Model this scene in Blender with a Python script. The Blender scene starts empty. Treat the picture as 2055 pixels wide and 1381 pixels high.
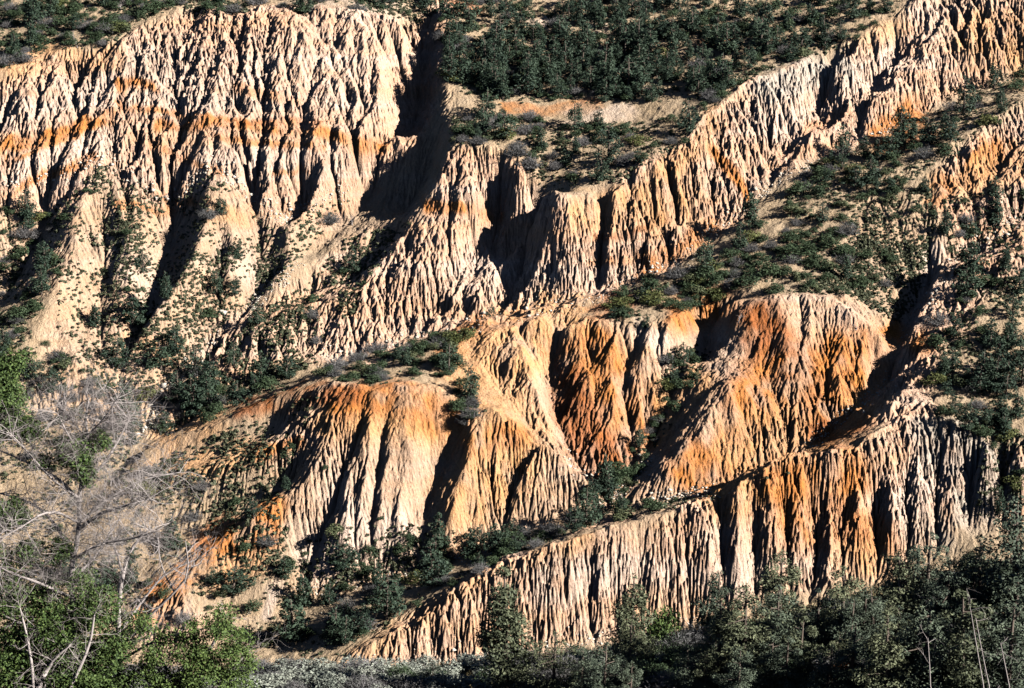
import bpy, math, random
import numpy as np
rng = np.random.default_rng(7)
random.seed(7)

# ------------------------------------------------------------------ camera, sky, sun, exposure
HFOV, PITCH = 25.0, 12.0
scn = bpy.context.scene
cam_data = bpy.data.cameras.new('camera')
cam_data.sensor_width = 36.0
cam_data.angle = math.radians(HFOV)
cam_data.clip_start, cam_data.clip_end = 0.5, 5000
cam = bpy.data.objects.new('camera', cam_data)
cam.rotation_euler = (math.radians(90 - PITCH), 0, 0)
scn.collection.objects.link(cam)
scn.camera = cam

SUN = np.array([0.81, -0.34, 0.46]); SUN = SUN / np.linalg.norm(SUN)
world = bpy.data.worlds.new('World'); scn.world = world
world.use_nodes = True
wn = world.node_tree
bg = wn.nodes['Background']
sky = wn.nodes.new('ShaderNodeTexSky')
sky.sky_type = 'NISHITA'; sky.sun_disc = False
sky.altitude = 1800; sky.air_density = 0.25; sky.dust_density = 0.0; sky.ozone_density = 1.0
sky.sun_elevation = math.asin(SUN[2])
sky.sun_rotation = math.atan2(SUN[0], SUN[1])
wn.links.new(sky.outputs[0], bg.inputs[0])
bg.inputs[1].default_value = 0.05
sd = bpy.data.lights.new('sun', 'SUN'); sd.energy = 5.0; sd.angle = math.radians(0.5)
sd.color = (1.0, 0.95, 0.88)
so = bpy.data.objects.new('sun', sd)
from mathutils import Vector
so.rotation_euler = Vector(SUN.tolist()).to_track_quat('Z', 'Y').to_euler()
scn.collection.objects.link(so)
scn.view_settings.view_transform = 'Standard'
scn.view_settings.look = 'None'
scn.view_settings.exposure = 1.62
scn.view_settings.gamma = 1.0
scn.cycles.max_bounces = 4
scn.cycles.diffuse_bounces = 0
scn.cycles.use_denoising = True

# ------------------------------------------------------------------ photo pixel <-> world
FPX = (2055 / 2) / math.tan(math.radians(HFOV / 2))
CP, SP = math.cos(math.radians(PITCH)), math.sin(math.radians(PITCH))
A0, C0 = 0.577, -270.4                       # mean slope plane z = C0 + A0*y
def ray(px, py):
    cx = (np.asarray(px, float) - 1027.5) / FPX; cy = (690.5 - np.asarray(py, float)) / FPX
    dy = CP + cy * SP
    return cx / dy, (-SP + cy * CP) / dy      # x per y, z per y
def at(px, py, d):                            # point seen at a pixel, d metres of depth behind the mean plane
    kx, kz = ray(px, py)
    Y = C0 / (kz - A0) + d
    return kx * Y, Y, kz * Y
def at_depth(px, py, Y):
    kx, kz = ray(px, py)
    return kx * Y, Y, kz * Y
def to_px(x, y, z):
    zc = y * CP - z * SP; yc = y * SP + z * CP
    return 1027.5 + FPX * x / zc, 690.5 - FPX * yc / zc
# ------------------------------------------------------------------ hillside skeleton: crests, rims, gullies (pixel, pixel, depth offset)
LINES = [
 # top edge and beyond
 [(-300,-140,2),(0,-140,2),(400,-140,-2),(800,-140,2),(1000,-140,10),(1200,-140,10),(1500,-140,3),(1800,-140,-8),(2055,-140,-10),(2300,-140,-10)],
 [(-300,0,-3),(0,0,-5),(200,0,-8),(350,0,-11.5),(550,0,-12.5),(700,0,-12)],
 [(900,0,-2),(1000,0,2),(1200,0,1),(1400,0,-1),(1550,0,-4),(1700,0,-8)],
 # rim of the upper left cliff
 [(-300,260,-12),(-60,190,-12),(0,158,-12),(60,122,-13),(110,106,-13.5),(240,102,-14),(270,62,-14.5),(350,30,-15),(400,45,-15),(520,32,-15),(600,48,-15),(640,14,-14.5),(700,35,-14.5),(760,32,-13.5),(800,40,-11),(835,60,-8)],
 # spurs and gullies of the upper left cliff
 [(255,95,-14),(240,150,-12.5),(215,230,-9.5),(205,310,-6.8),(165,400,-4.2),(150,480,-2.2),(110,580,0.5),(60,680,3),(0,760,5),(-200,900,5)],
 [(180,118,-13),(170,200,-9.4),(130,300,-4.6),(100,400,1.8),(60,500,5.5),(0,600,7.5),(-200,760,7)],
 [(60,140,-12.5),(40,220,-10),(10,320,-5.5),(-30,420,-1),(-100,520,2)],
 [(0,175,-11.5),(-30,260,-6),(-80,360,-2),(-200,480,1)],
 [(365,60,-13.6),(350,150,-10),(330,250,-6.6),(345,330,-2.8),(350,430,3),(335,520,6.5),(310,620,8),(270,690,8.3),(240,760,8.6)],
 [(310,60,-14.5),(300,150,-11),(275,250,-7.4),(270,340,-4.5),(290,440,-1),(280,520,1.5),(270,600,4)],
 [(420,60,-14.5),(430,130,-12),(432,190,-10.6),(420,290,-7.2),(428,400,-4.6),(400,500,-2),(345,590,1.2),(300,640,3),(250,700,6)],
 [(485,60,-13.6),(495,200,-8.8),(490,300,-5),(520,430,2.2),(515,530,6),(480,600,7.8),(440,665,8.8)],
 [(590,60,-14.5),(595,180,-10.5),(640,260,-7.5),(640,330,-5.5),(600,430,-1.5),(575,500,1.5),(530,575,5)],
 [(545,60,-14),(540,200,-9),(545,300,-5.4),(535,380,-2.5),(515,440,1)],
 [(690,60,-13.6),(680,180,-9.4),(665,300,-4.2),(630,400,2.5),(590,480,6.3)],
 [(750,60,-13),(765,160,-9.5),(790,255,-5),(740,300,-2.5),(700,370,0.5),(660,440,4.5)],
 [(205,330,-5.8),(240,420,-2.4),(262,520,0.6),(240,640,4.2)], [(185,395,-2.6),(212,480,1.8),(200,600,5.2),(190,700,6.8)],
 [(428,405,-4.2),(470,470,-1),(468,560,2.4)], [(442,440,-0.6),(440,540,3.8),(405,630,6.4)],
 # big ravine and the wash it feeds
 [(880,-60,-1),(862,0,-2),(848,60,0),(850,120,3),(842,200,5.5),(822,285,7),(790,340,7.5),(720,420,7.5),(660,475,6.5),(600,525,7),(535,590,7.5),(480,642,8.5),(420,685,9),(350,745,9.5),(315,800,9.5),(295,880,9.5),(200,980,9),(100,1110,8),(0,1250,7)],
 # left foot slopes
 [(128,680,4),(160,730,5),(200,790,7),(270,850,8.5)],
 [(0,850,6),(110,870,7.5),(200,930,8.7)],
 [(-200,1100,7),(-200,1300,6)],
 # edge of the central plateau along the ravine
 [(905,-60,2),(888,20,-3),(880,90,-6),(886,160,-8),(896,230,-9.5),(902,295,-11.5)],
 [(940,60,-2),(1000,120,-3),(1100,210,-7.5),(1190,225,-8.5),(1290,222,-8.5)],
 [(1290,245,-9),(1200,250,-9.5),(1080,248,-9.5),(1000,240,-9.5)],
 [(1200,100,-3),(1400,120,-6),(1600,60,-9)],
 # rim of the middle cliff, up to the right corner
 [(902,300,-12),(950,292,-13),(1010,300,-13),(1060,350,-14),(1110,395,-15),(1150,387,-15),(1240,373,-15),(1300,343,-15),(1390,290,-15),(1440,215,-14),(1540,155,-13.5),(1630,130,-13),(1700,112,-13.5),(1740,82,-14),(1830,22,-14.5),(1870,-20,-15)],
 [(902,300,-12),(885,350,-9.5),(860,400,-6.5),(845,450,-4),(790,490,-1.5),(740,545,0),(718,590,1.5),(690,660,3.5),(640,725,5)],
 [(870,320,0),(840,400,3),(800,450,4)],
 [(1030,350,-9),(1005,430,0),(955,520,3),(880,600,3),(800,655,4),(740,715,5)],
 [(960,305,-13),(955,400,-8.5),(905,480,-4.5),(860,560,-1),(800,620,2)],
 [(1108,415,-6),(1085,480,1.5),(1045,545,3.5),(985,625,2.8)],
 [(1060,425,-4.5),(1038,490,1.5),(1000,560,3.2)],
 [(1062,365,-13.5),(1070,410,-8),(1065,450,-2),(960,590,0)],
 [(1150,400,-14.5),(1152,450,-11.5),(1140,520,-6.5),(1145,590,-1.5)],
 [(1222,390,-12),(1213,470,-5),(1195,580,-1)],
 [(1300,360,-14),(1290,440,-9.5),(1250,500,-6.5),(1245,570,-2)],
 [(1275,490,-5.5),(1280,550,-2.5)],
 [(1400,300,-13.5),(1380,400,-8.5),(1330,500,-3.5)],
 [(1440,290,-9),(1430,380,-5),(1400,470,-3)],
 [(1500,185,-13),(1500,280,-9),(1450,400,-5)],
 [(1690,130,-8.5),(1650,200,-3.8),(1590,290,-3.2),(1500,390,-3.3)],
 [(1620,150,-12),(1580,230,-9),(1520,320,-6.5)],
 [(1720,110,-13.2),(1692,190,-11.2),(1632,275,-9),(1575,335,-7)],
 [(1850,60,-9),(1800,110,-5),(1740,190,-3.6),(1650,290,-4)],
 [(1900,30,-13),(1872,90,-11.4),(1808,170,-9.2),(1735,240,-7.6)],
 [(2055,-20,-12),(1980,60,-9.5),(1900,140,-6.5),(1810,220,-5)],
 # vegetated side slopes between the ravine and the middle cliff
 [(800,428,-0.5),(720,470,2),(650,520,4),(590,570,5),(510,625,7)],
 [(780,490,3),(700,545,5),(610,605,7),(540,640,8)],
 [(735,548,0.5),(700,592,3),(580,628,5),(530,646,6),(462,686,7.5),(440,720,8.3)],
 [(715,600,2),(665,690,4),(615,745,5.5)],
 [(640,690,6),(560,720,7),(500,790,8),(420,830,8.5),(330,860,9.2)],
 # second wash, hidden behind the middle ridge
 [(560,770,6),(640,748,6),(700,722,5),(770,700,4.5),(870,668,3.5),(1000,642,2),(1200,597,0),(1300,560,-1),(1370,517,-2.5),(1450,447,-3.5),(1560,357,-4.2),(1700,285,-4.7),(1800,250,-3.5),(1900,200,-2),(2055,150,-2),(2250,60,-6)],
 # crest of the middle ridge
 [(620,762,-3),(700,735,-3.5),(780,710,-4),(880,685,-5),(960,648,-6),(1030,628,-6.5),(1100,616,-7),(1200,600,-7),(1300,570,-7.5),(1400,535,-8),(1500,490,-8.5),(1600,430,-9),(1700,385,-9),(1800,340,-10.5),(1900,290,-12.5),(1980,240,-13.5),(2055,200,-14),(2250,130,-14)],
 # rim of the fan below it, left
 [(650,772,-8),(700,792,-9.5),(740,787,-11),(810,777,-11),(880,777,-10.5),(910,805,-9.5),(922,842,-8.5),(945,862,-9.5),(1000,832,-10),(1060,872,-8),(1120,915,-6),(1180,950,-3.5),(1208,1000,0)],
 [(735,805,-9.2),(718,870,-6.4),(688,950,-2.8),(650,1040,1.5),(620,1110,3.5),(590,1190,5)],
 [(800,790,-10.5),(790,880,-7.6),(780,960,-4.6),(760,1040,-.8),(780,1130,3)],
 [(700,800,-9.5),(660,870,-7),(630,940,-4.5),(600,1000,-1.5),(575,1060,1.5)],
 [(922,858,-6.5),(898,910,-3.2),(858,980,-0.3),(835,1050,2),(838,1145,4)],
 [(1000,838,-9.5),(960,900,-7.2),(930,980,-4.2),(900,1060,-1),(920,1115,2)],
 [(1085,905,-5),(1065,945,-1.5),(1030,1000,0.5),(1000,1060,2),(985,1095,2.8)],
 [(1110,918,-5.5),(1095,940,-4.5),(1090,1000,-2.5),(1120,1050,0)],
 # ridges running down to the left
 [(640,768,-6),(540,800,-3),(420,862,1),(280,905,6)],
 [(560,862,0.5),(450,905,4),(330,932,7)],
 [(640,830,-6),(600,880,-4.5),(540,905,-3),(450,930,0),(310,950,4.5),(200,1020,6.5)],
 [(590,965,1),(560,985,2),(500,1012,3.5),(420,1062,5.5),(300,1132,7.5),(150,1252,8)],
 [(590,975,-1.5),(550,1005,-1.5),(500,1050,0),(440,1085,1.5),(380,1140,3.5),(300,1185,5),(230,1240,6.5)],
 [(575,1100,2),(580,1190,5),(540,1250,6.5)],
 [(545,1010,-1.5),(530,1090,1.5),(545,1190,4.5)],
 [(480,1120,3),(450,1200,5.5),(440,1260,6.5)],
 [(345,1192,3.0),(380,1215,4.0),(415,1262,6)],
 [(345,1192,3.0),(310,1225,4.5),(280,1262,6)],
 # middle ridge front
 [(1000,648,-8),(1060,715,-8.5),(1090,775,-7),(1112,850,-4.5),(1130,908,-3.2)],
 [(900,722,-7),(940,790,-8),(1000,832,-10)],
 [(930,700,-6.5),(1000,760,-6),(1045,830,-5.5),(1118,908,-3.8)],
 [(1150,655,-8),(1122,700,-3.5),(1100,770,-0.5),(1106,850,-1),(1150,930,-0.6),(1205,985,0.3),(1215,1030,0.8)],
 [(1050,636,-8.5),(1130,648,-9.5),(1200,652,-9.5),(1240,665,-10),(1340,650,-10.5),(1400,612,-11),(1450,605,-11)],
 [(1235,665,-10),(1170,757,-5.5),(1215,840,-3),(1262,915,-1)],
 [(1200,700,-7),(1190,760,-4.5)],
 [(1320,662,-9.5),(1322,760,-6),(1325,850,-3.3),(1290,925,-0.8)],
 [(1278,690,-7.5),(1240,780,-3.5),(1275,880,-1),(1266,950,0.2)],
 [(1462,625,-8),(1430,690,-1.5),(1380,765,0),(1335,840,0.2),(1292,930,-0.6),(1262,978,0),(1222,1025,0.5)],
 [(1370,660,-8.5),(1370,740,-5)],
 # orange amphitheatre
 [(1450,605,-11),(1500,602,-13),(1560,607,-14),(1650,600,-14.5),(1700,620,-14),(1780,660,-12.5),(1812,700,-11)],
 [(1505,612,-13),(1520,680,-10.8),(1532,740,-8.4)],
 [(1482,752,-10.8),(1432,810,-9),(1390,872,-7.4),(1340,942,-4.8),(1290,978,-2)], [(1482,752,-10.8),(1522,822,-8.6),(1562,885,-6.2)], [(1548,770,-7.4),(1582,830,-6),(1602,882,-5)],
 [(1640,640,-13),(1610,740,-11),(1590,850,-7.5)],
 [(1690,660,-11.5),(1650,740,-8.5),(1620,860,-6)],
 [(1740,680,-12.2),(1720,740,-10),(1700,800,-7.8)],
 [(1625,893,-4.5),(1700,845,-3.5),(1785,770,-3.5),(1815,690,-3.8),(1845,610,-4.5),(1895,550,-5),(1960,490,-5.5),(2055,430,-6.5)],
 [(1748,862,-15),(1802,792,-13.5),(1845,720,-13),(1882,650,-12.8),(1935,582,-12.8),(2055,500,-13)],
 [(1815,660,-11.5),(1840,590,-11.5),(1880,530,-11.5),(1900,470,-12),(1990,410,-11.5),(2055,370,-12)],
 [(1650,480,-10.5),(1750,460,-11),(1850,440,-11.5)],
 # upper right badland
 [(2055,222,-13.6),(1965,290,-13),(1905,350,-12),(1880,420,-11.5)],
 [(2055,260,-10),(1990,340,-9),(1955,420,-9.5)],
 [(2100,300,-12),(2040,370,-11.5),(2000,420,-11)],
 # valley side of the lowest ridge
 [(500,1285,7),(560,1242,6.5),(700,1192,5.5),(850,1152,4.5),(950,1112,3.5),(1100,1062,2),(1190,1040,1),(1300,1020,-1),(1450,985,-2.5),(1550,930,-3.5),(1615,902,-4.5)],
 # rim of the lowest cliff
 [(600,1365,0),(690,1338,-2),(760,1292,-4),(830,1237,-6.5),(960,1156,-9),(1060,1126,-10.5),(1200,1064,-12),(1330,1034,-13.5),(1450,994,-15),(1550,939,-16.5),(1610,913,-17),(1700,901,-17.5),(1740,888,-18),(1790,858,-17.5),(1830,846,-17),(1900,852,-17),(1960,885,-17),(2055,905,-16),(2250,900,-16)],
 # foot and recesses of the lowest cliff
 [(-300,1420,4),(300,1400,3),(600,1380,0.5),(700,1348,-1.5),(850,1332,-0.5),(980,1327,0),(1200,1287,0),(1400,1247,0),(1600,1197,-0.5),(1740,1167,-2),(1850,1117,-4),(1920,1047,-7),(2055,1042,-7),(2250,1040,-8)],
 [(1080,1135,-9.5),(1075,1230,-3.5),(1060,1310,0)],
 [(-300,1700,-10),(600,1700,-12),(1200,1700,-12),(2300,1700,-12)],
]
def ribs(rim, foot, xs_, slant, amp, seed):
    """crests and gullies running from a rim to a foot line; positive amp cuts in, negative stands out"""
    q = random.Random(seed); R = list(zip(*rim)); Fo = list(zip(*foot)); out = []
    for k, x in enumerate(xs_):
        x = x + q.uniform(-7, 7); a = amp * (q.uniform(.5, 1.7) if k % 2 else -q.uniform(.3, 1.0)); t0 = q.uniform(0.05, .45) if q.random() < .5 else 0.03
        sl = slant * q.uniform(.6, 1.4); pts = []
        for t in (t0, .3 + t0 * .5, .55 + .2 * t0, .8, .97):
            xx = x + sl * t + q.uniform(-4, 4)
            ry, rd = np.interp(xx, R[0], R[1]), np.interp(xx, R[0], R[2]); fy, fd = np.interp(xx, Fo[0], Fo[1]), np.interp(xx, Fo[0], Fo[2])
            pts.append((xx, ry + (fy - ry) * t, rd + (fd - rd) * t + a * math.sin(math.pi * min(1, (t - t0 + .04) / (1.02 - t0))) ** .8))
        out.append(pts)
    return out
F_RIM = [(600,1365,0),(690,1338,-2),(760,1292,-4),(830,1237,-6.5),(960,1156,-9),(1060,1126,-10.5),(1200,1064,-12),(1330,1034,-13.5),(1450,994,-15),(1550,939,-16.5),(1610,913,-17),(1700,901,-17.5),(1740,888,-18),(1790,858,-17.5),(1830,846,-17),(1900,852,-17),(1960,885,-17),(2055,905,-16)]
F_FOOT = [(600,1380,0.5),(700,1348,-1.5),(850,1332,-0.5),(980,1327,0),(1200,1287,0),(1400,1247,0),(1600,1197,-0.5),(1740,1167,-2),(1850,1117,-4),(1920,1047,-7),(2055,1042,-7)]
LINES += ribs(F_RIM, F_FOOT, range(790, 1420, 26), 6, .8, 5) + ribs(F_RIM, F_FOOT, range(1425, 1840, 30), 0, 1.9, 6) + ribs(F_RIM, F_FOOT, range(1845, 2060, 34), 0, 1.6, 7)
A_RIM = [(0,158,-12),(60,122,-13),(110,106,-13.5),(240,102,-14),(270,62,-14.5),(350,30,-15),(400,45,-15),(520,32,-15),(600,48,-15),(640,14,-14.5),(700,35,-14.5),(760,32,-13.5),(800,40,-11)]
A_FOOT = [(0,400,-1),(200,330,-5.6),(330,345,-3.6),(430,330,-6.2),(510,350,-3.4),(640,320,-5.2),(700,330,-3.4),(790,262,-5)]
LINES += ribs(A_RIM, A_FOOT, range(30, 800, 21), -38, .75, 9)
B_RIM = [(1150,387,-15),(1240,373,-15),(1300,343,-15),(1390,290,-15),(1440,215,-14),(1540,155,-13.5),(1630,130,-13),(1700,112,-13.5),(1740,82,-14),(1830,22,-14.5),(1870,-20,-15)]
B_FOOT = [(1120,600,-0.5),(1200,590,-1),(1300,550,-2),(1370,510,-3),(1450,440,-4),(1560,350,-4.5),(1700,278,-5),(1800,235,-5.4)]
LINES += ribs(B_RIM, B_FOOT, range(1240, 1480, 24), -40, 1.0, 12)
LINES += ribs([(690,792,-9.5),(740,787,-11),(810,777,-11),(880,777,-10.5)], [(560,1190,5),(700,1160,3.5),(838,1145,3.5)], range(720, 880, 22), -70, 1.2, 15)
LINES += ribs([(945,862,-9.5),(1000,832,-10),(1060,872,-8)], [(850,1145,3.6),(985,1095,2.8)], range(955, 1070, 19), -55, .9, 17)
LINES += ribs([(1560,607,-14),(1650,600,-14.5),(1700,620,-14),(1780,660,-12.5)], [(1540,900,-5),(1610,895,-5),(1700,840,-5),(1780,765,-5)], range(1590, 1780, 20), -30, 1.4, 19)
LINES += ribs([(1240,665,-10),(1340,650,-10.5),(1400,612,-11)], [(1200,900,-2),(1262,930,-.8),(1330,860,-2),(1390,770,-3)], range(1250, 1390, 21), -30, 1.0, 21)
X0, X1, YA, YB, CELL = -108.0, 112.0, 262.0, 462.0, 0.12

def blur(a, r):                                # two box blurs of half-width r cells
    r = int(r)
    if r < 1: return a
    for ax in (0, 1):
        for _ in range(2):
            p = np.pad(a, [(r + 1, r) if k == ax else (0, 0) for k in (0, 1)], mode='edge')
            c = np.cumsum(p, axis=ax, dtype=np.float64)
            n = 2 * r + 1
            a = ((c[n:] - c[:-n]) if ax == 0 else (c[:, n:] - c[:, :-n])) / n
    return a.astype(np.float32)
def resize(a, ny, nx):
    def lin(a, n):
        t = np.linspace(0, a.shape[0] - 1, n); i = np.minimum(t.astype(int), a.shape[0] - 2); f = (t - i)[:, None]
        return a[i] * (1 - f) + a[i + 1] * f
    return lin(lin(a, ny).T, nx).T.astype(np.float32)
def vnoise(shape, cells, seed, oct=1, gain=0.5):  # smooth value noise with `cells` knots along the rows
    r = np.random.default_rng(seed); out = np.zeros(shape, np.float32); amp = 1.0; tot = 0
    for o in range(oct):
        ny = max(2, int(cells * 2 ** o)); nx = max(2, int(ny * shape[1] / shape[0]))
        g = r.standard_normal((ny + 3, nx + 3)).astype(np.float32)
        ty = np.linspace(1, ny + 1 - 1e-3, shape[0]); tx = np.linspace(1, nx + 1 - 1e-3, shape[1])
        iy = ty.astype(int); ix = tx.astype(int)
        def w(f): return [((1-f)**3)/6, (3*f**3-6*f*f+4)/6, (-3*f**3+3*f*f+3*f+1)/6, f**3/6]
        wy = w((ty - iy).astype(np.float32)); wx = w((tx - ix).astype(np.float32))
        rows = sum(wy[k][:, None] * g[iy + k - 1] for k in range(4))
        out += amp * 1.6 * sum(wx[k][None, :] * rows[:, ix + k - 1] for k in range(4))
        tot += amp * amp; amp *= gain
    return out / math.sqrt(tot)

def macro(n0=0.5):
    ny, nx = int((YB - YA) / n0) + 1, int((X1 - X0) / n0) + 1
    S = np.zeros((ny, nx)); W = np.zeros((ny, nx))
    for L in LINES:
        P = np.array([at(*p) for p in L])
        for a, b in zip(P[:-1], P[1:]):
            n = max(2, int(np.hypot(*(b - a)[:2]) / n0 * 3))
            t = np.linspace(0, 1, n)[:, None]; q = a + (b - a) * t
            ix = np.rint((q[:, 0] - X0) / n0).astype(int); iy = np.rint((q[:, 1] - YA) / n0).astype(int)
            ok = (ix >= 0) & (ix < nx) & (iy >= 0) & (iy < ny)
            np.add.at(S, (iy[ok], ix[ok]), q[ok, 2]); np.add.at(W, (iy[ok], ix[ok]), 1)
    # coarse-to-fine membrane
    yy = YA + np.arange(ny) * n0
    base = (C0 + A0 * yy)[:, None] * np.ones((1, nx))
    D = np.where(W > 0, S / np.maximum(W, 1), 0) - np.where(W > 0, base, 0)
    Z = None
    for lev in (16, 8, 4, 2, 1):
        my, mx = (ny + lev - 1) // lev, (nx + lev - 1) // lev
        s = np.zeros((my, mx)); w = np.zeros((my, mx))
        I, J = np.nonzero(W)
        np.add.at(s, (I // lev, J // lev), D[I, J]); np.add.at(w, (I // lev, J // lev), 1)
        M = w > 0; V = np.where(M, s / np.maximum(w, 1), 0)
        Z = np.full((my, mx), D[W > 0].mean()) if Z is None else resize(Z, my, mx).astype(float)
        Z[M] = V[M]
        for it in range(260 if lev > 1 else 200):
            p = np.pad(Z, 1, mode='edge')
            n = 0.25 * (p[:-2, 1:-1] + p[2:, 1:-1] + p[1:-1, :-2] + p[1:-1, 2:])
            Z = np.where(M, V, n)
    return (Z + base).astype(np.float32)

SH = [(dy, dx) for dy in (-1, 0, 1) for dx in (-1, 0, 1) if (dy, dx) != (0, 0)]
def nb(p, dy, dx, ny, nx): return p[1 + dy:1 + dy + ny, 1 + dx:1 + dx + nx]
def erode(z, K, cell, iters, keep_r, m=0.3, cap=30.0, expo=2.0, rain=None, A=None, keep=0.6, diff=0.03, lift=0.15):
    """running water: every step the flow moves one cell down all its lower neighbours and cuts the bed"""
    ny, nx = z.shape; z0 = z.copy()
    if A is None: A = np.ones_like(z)
    mk = np.clip(K / K.max() * 2, 0, 1); bm = blur(mk, keep_r) + 0.02
    for it in range(iters):
        p = np.pad(z, 1, mode='edge')
        sl = []; tot = np.full_like(z, 1e-9); smax = np.zeros_like(z); lo = z.copy()
        for dy, dx in SH:
            q = nb(p, dy, dx, ny, nx); d = z - q
            if dy and dx: d = d * 0.7071
            np.maximum(d, 0, out=d); np.maximum(smax, d, out=smax); np.minimum(lo, q, out=lo)
            wgt = d * d if expo == 2 else d ** expo
            sl.append(wgt); tot += wgt
        f = A / tot
        An = np.ones_like(z) if rain is None else rain.copy()
        for (dy, dx), wgt in zip(SH, sl):
            o = wgt * f
            # deliver o to the neighbour at (+dy,+dx)
            ys = slice(max(0, dy), ny + min(0, dy)); yo = slice(max(0, -dy), ny + min(0, -dy))
            xs = slice(max(0, dx), nx + min(0, dx)); xo = slice(max(0, -dx), nx + min(0, -dx))
            An[ys, xs] += o[yo, xo]
        A = An
        slope = np.minimum(smax / cell, 2.1)
        a = A * cell * cell
        e = K * (a / (1 + a / cap)) ** m * slope
        e = np.minimum(e, 0.45 * (z - lo))
        z = z - e
        p = np.pad(z, 1, mode='edge')
        lap = 0.25 * (p[:-2, 1:-1] + p[2:, 1:-1] + p[1:-1, :-2] + p[1:-1, 2:]) - z
        z = np.minimum(z + diff * lap, z0 + lift)
        pit = z < np.minimum(np.minimum(p[:-2, 1:-1], p[2:, 1:-1]), np.minimum(p[1:-1, :-2], p[1:-1, 2:]))
        z = np.where(pit, z + lap, z)
        if it % 10 == 9:
            z = z + keep * mk * blur((z0 - z) * mk, keep_r) / bm
    return z, A
# ------------------------------------------------------------------ where the bare, rilled ground lies
def inside(poly, px, py):
    c = np.zeros(px.shape, bool)
    n = len(poly)
    for i in range(n):
        (xa, ya), (xb, yb) = poly[i], poly[(i + 1) % n]
        if ya == yb: continue
        k = ((ya > py) != (yb > py)) & (px < (xb - xa) * (py - ya) / (yb - ya) + xa)
        c ^= k
    return c
BARE = [
 (0.6, [(1800,620),(1850,560),(1900,500),(1960,440),(2000,470),(1930,560),(1870,640),(1830,760),(1780,830),(1700,860),(1760,760),(1810,700)]),
 (0.5, [(330,1180),(430,1260),(330,1290),(260,1270)]),
 (0.35, [(600,960),(560,990),(440,1080),(440,1110),(540,1110),(600,1080)]),
 (0.15, [(838,60),(890,60),(907,300),(850,450),(720,480),(640,480),(700,390),(830,290)]),
 (0.75, [(-200,240),(0,155),(110,104),(240,100),(270,60),(350,28),(640,10),(760,28),(835,50),(856,20),(895,-40),(900,100),(860,240),(830,290),(700,400),(640,420),(560,450),(430,350),(340,430),(210,330),(100,420),(0,400),(-200,500)]),
 (0.27, [(0,380),(100,400),(210,320),(340,400),(430,320),(560,430),(700,380),(640,480),(530,590),(420,680),(320,800),(280,870),(60,820),(110,580),(0,600)]),
 (0.85, [(900,302),(1010,297),(1110,390),(1240,370),(1390,287),(1440,212),(1540,152),(1700,107),(1740,80),(1850,0),(2150,-60),(2150,100),(2055,110),(1950,170),(1800,240),(1700,290),(1560,360),(1450,447),(1370,517),(1200,600),(1000,650),(870,672),(740,715),(640,725),(720,560),(840,450)]),
 (0.5, [(830,425),(720,468),(600,560),(480,640),(400,700),(300,860),(380,860),(480,760),(640,720),(740,560),(840,450)]),
 (0.38, [(640,765),(740,783),(885,772),(925,845),(1000,830),(1180,940),(1215,1000),(1100,1062),(950,1110),(850,1150),(590,1200),(620,1050),(560,960),(520,905)]),
 (0.05, [(640,765),(560,960),(620,1050),(590,1250),(450,1270),(200,1260),(300,1130),(250,900),(430,850)]),
 (0.42, [(940,690),(1000,645),(1060,632),(1200,648),(1340,648),(1450,602),(1700,592),(1812,655),(1815,720),(1780,780),(1615,900),(1450,985),(1300,1015),(1215,1022),(1100,900)]),
 (0.62, [(600,1360),(690,1330),(830,1229),(960,1148),(1060,1117),(1200,1056),(1330,1026),(1550,931),(1610,905),(1740,880),(1830,840),(1900,850),(1960,884),(2200,900),(2200,1045),(1920,1047),(1850,1117),(1600,1197),(1400,1247),(980,1327),(600,1385)]),
 (0.8, [(2150,180),(2055,212),(1962,290),(1905,350),(1880,420),(1940,470),(2150,420)]),
 (0.14, [(1750,400),(1880,400),(1960,440),(1990,520),(1900,640),(1830,760),(1760,860),(1690,850),(1790,770),(1700,590),(1700,480)]),
 (0.6, [(1880,620),(1790,770),(1740,860),(1860,850),(1900,700),(2000,560),(2150,560),(2150,420),(1960,440)]),
]
def bare_mask(Z, cell, soft=1.2):
    ny, nx = Z.shape
    xs = np.linspace(X0, X1, nx); ys = np.linspace(YA, YB, ny)
    px, py = to_px(xs[None, :], ys[:, None] + 0 * xs[None, :], Z)
    wob = 7 * vnoise(Z.shape, 60, 5, 2)
    K = np.zeros(Z.shape, np.float32)
    for s, poly in BARE:
        K = np.maximum(K, s * inside(poly, px + wob, py + wob))
    return 0.5 * blur(K, soft / cell / 2) + 0.5 * blur(K, 3 * soft / cell / 2)
LEVELS = ((0.48, 110, 0.0044, 8.0, 0.7, 300.0, 0.02, 1.0, 0.8), (0.24, 90, 0.0042, 2.5, 0.2, 30.0, 0.010, 1.0, 0.25), (0.12, 100, 0.0145, 0.8, 0.22, 6.0, 0.0, 0.85, 0.08))
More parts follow.
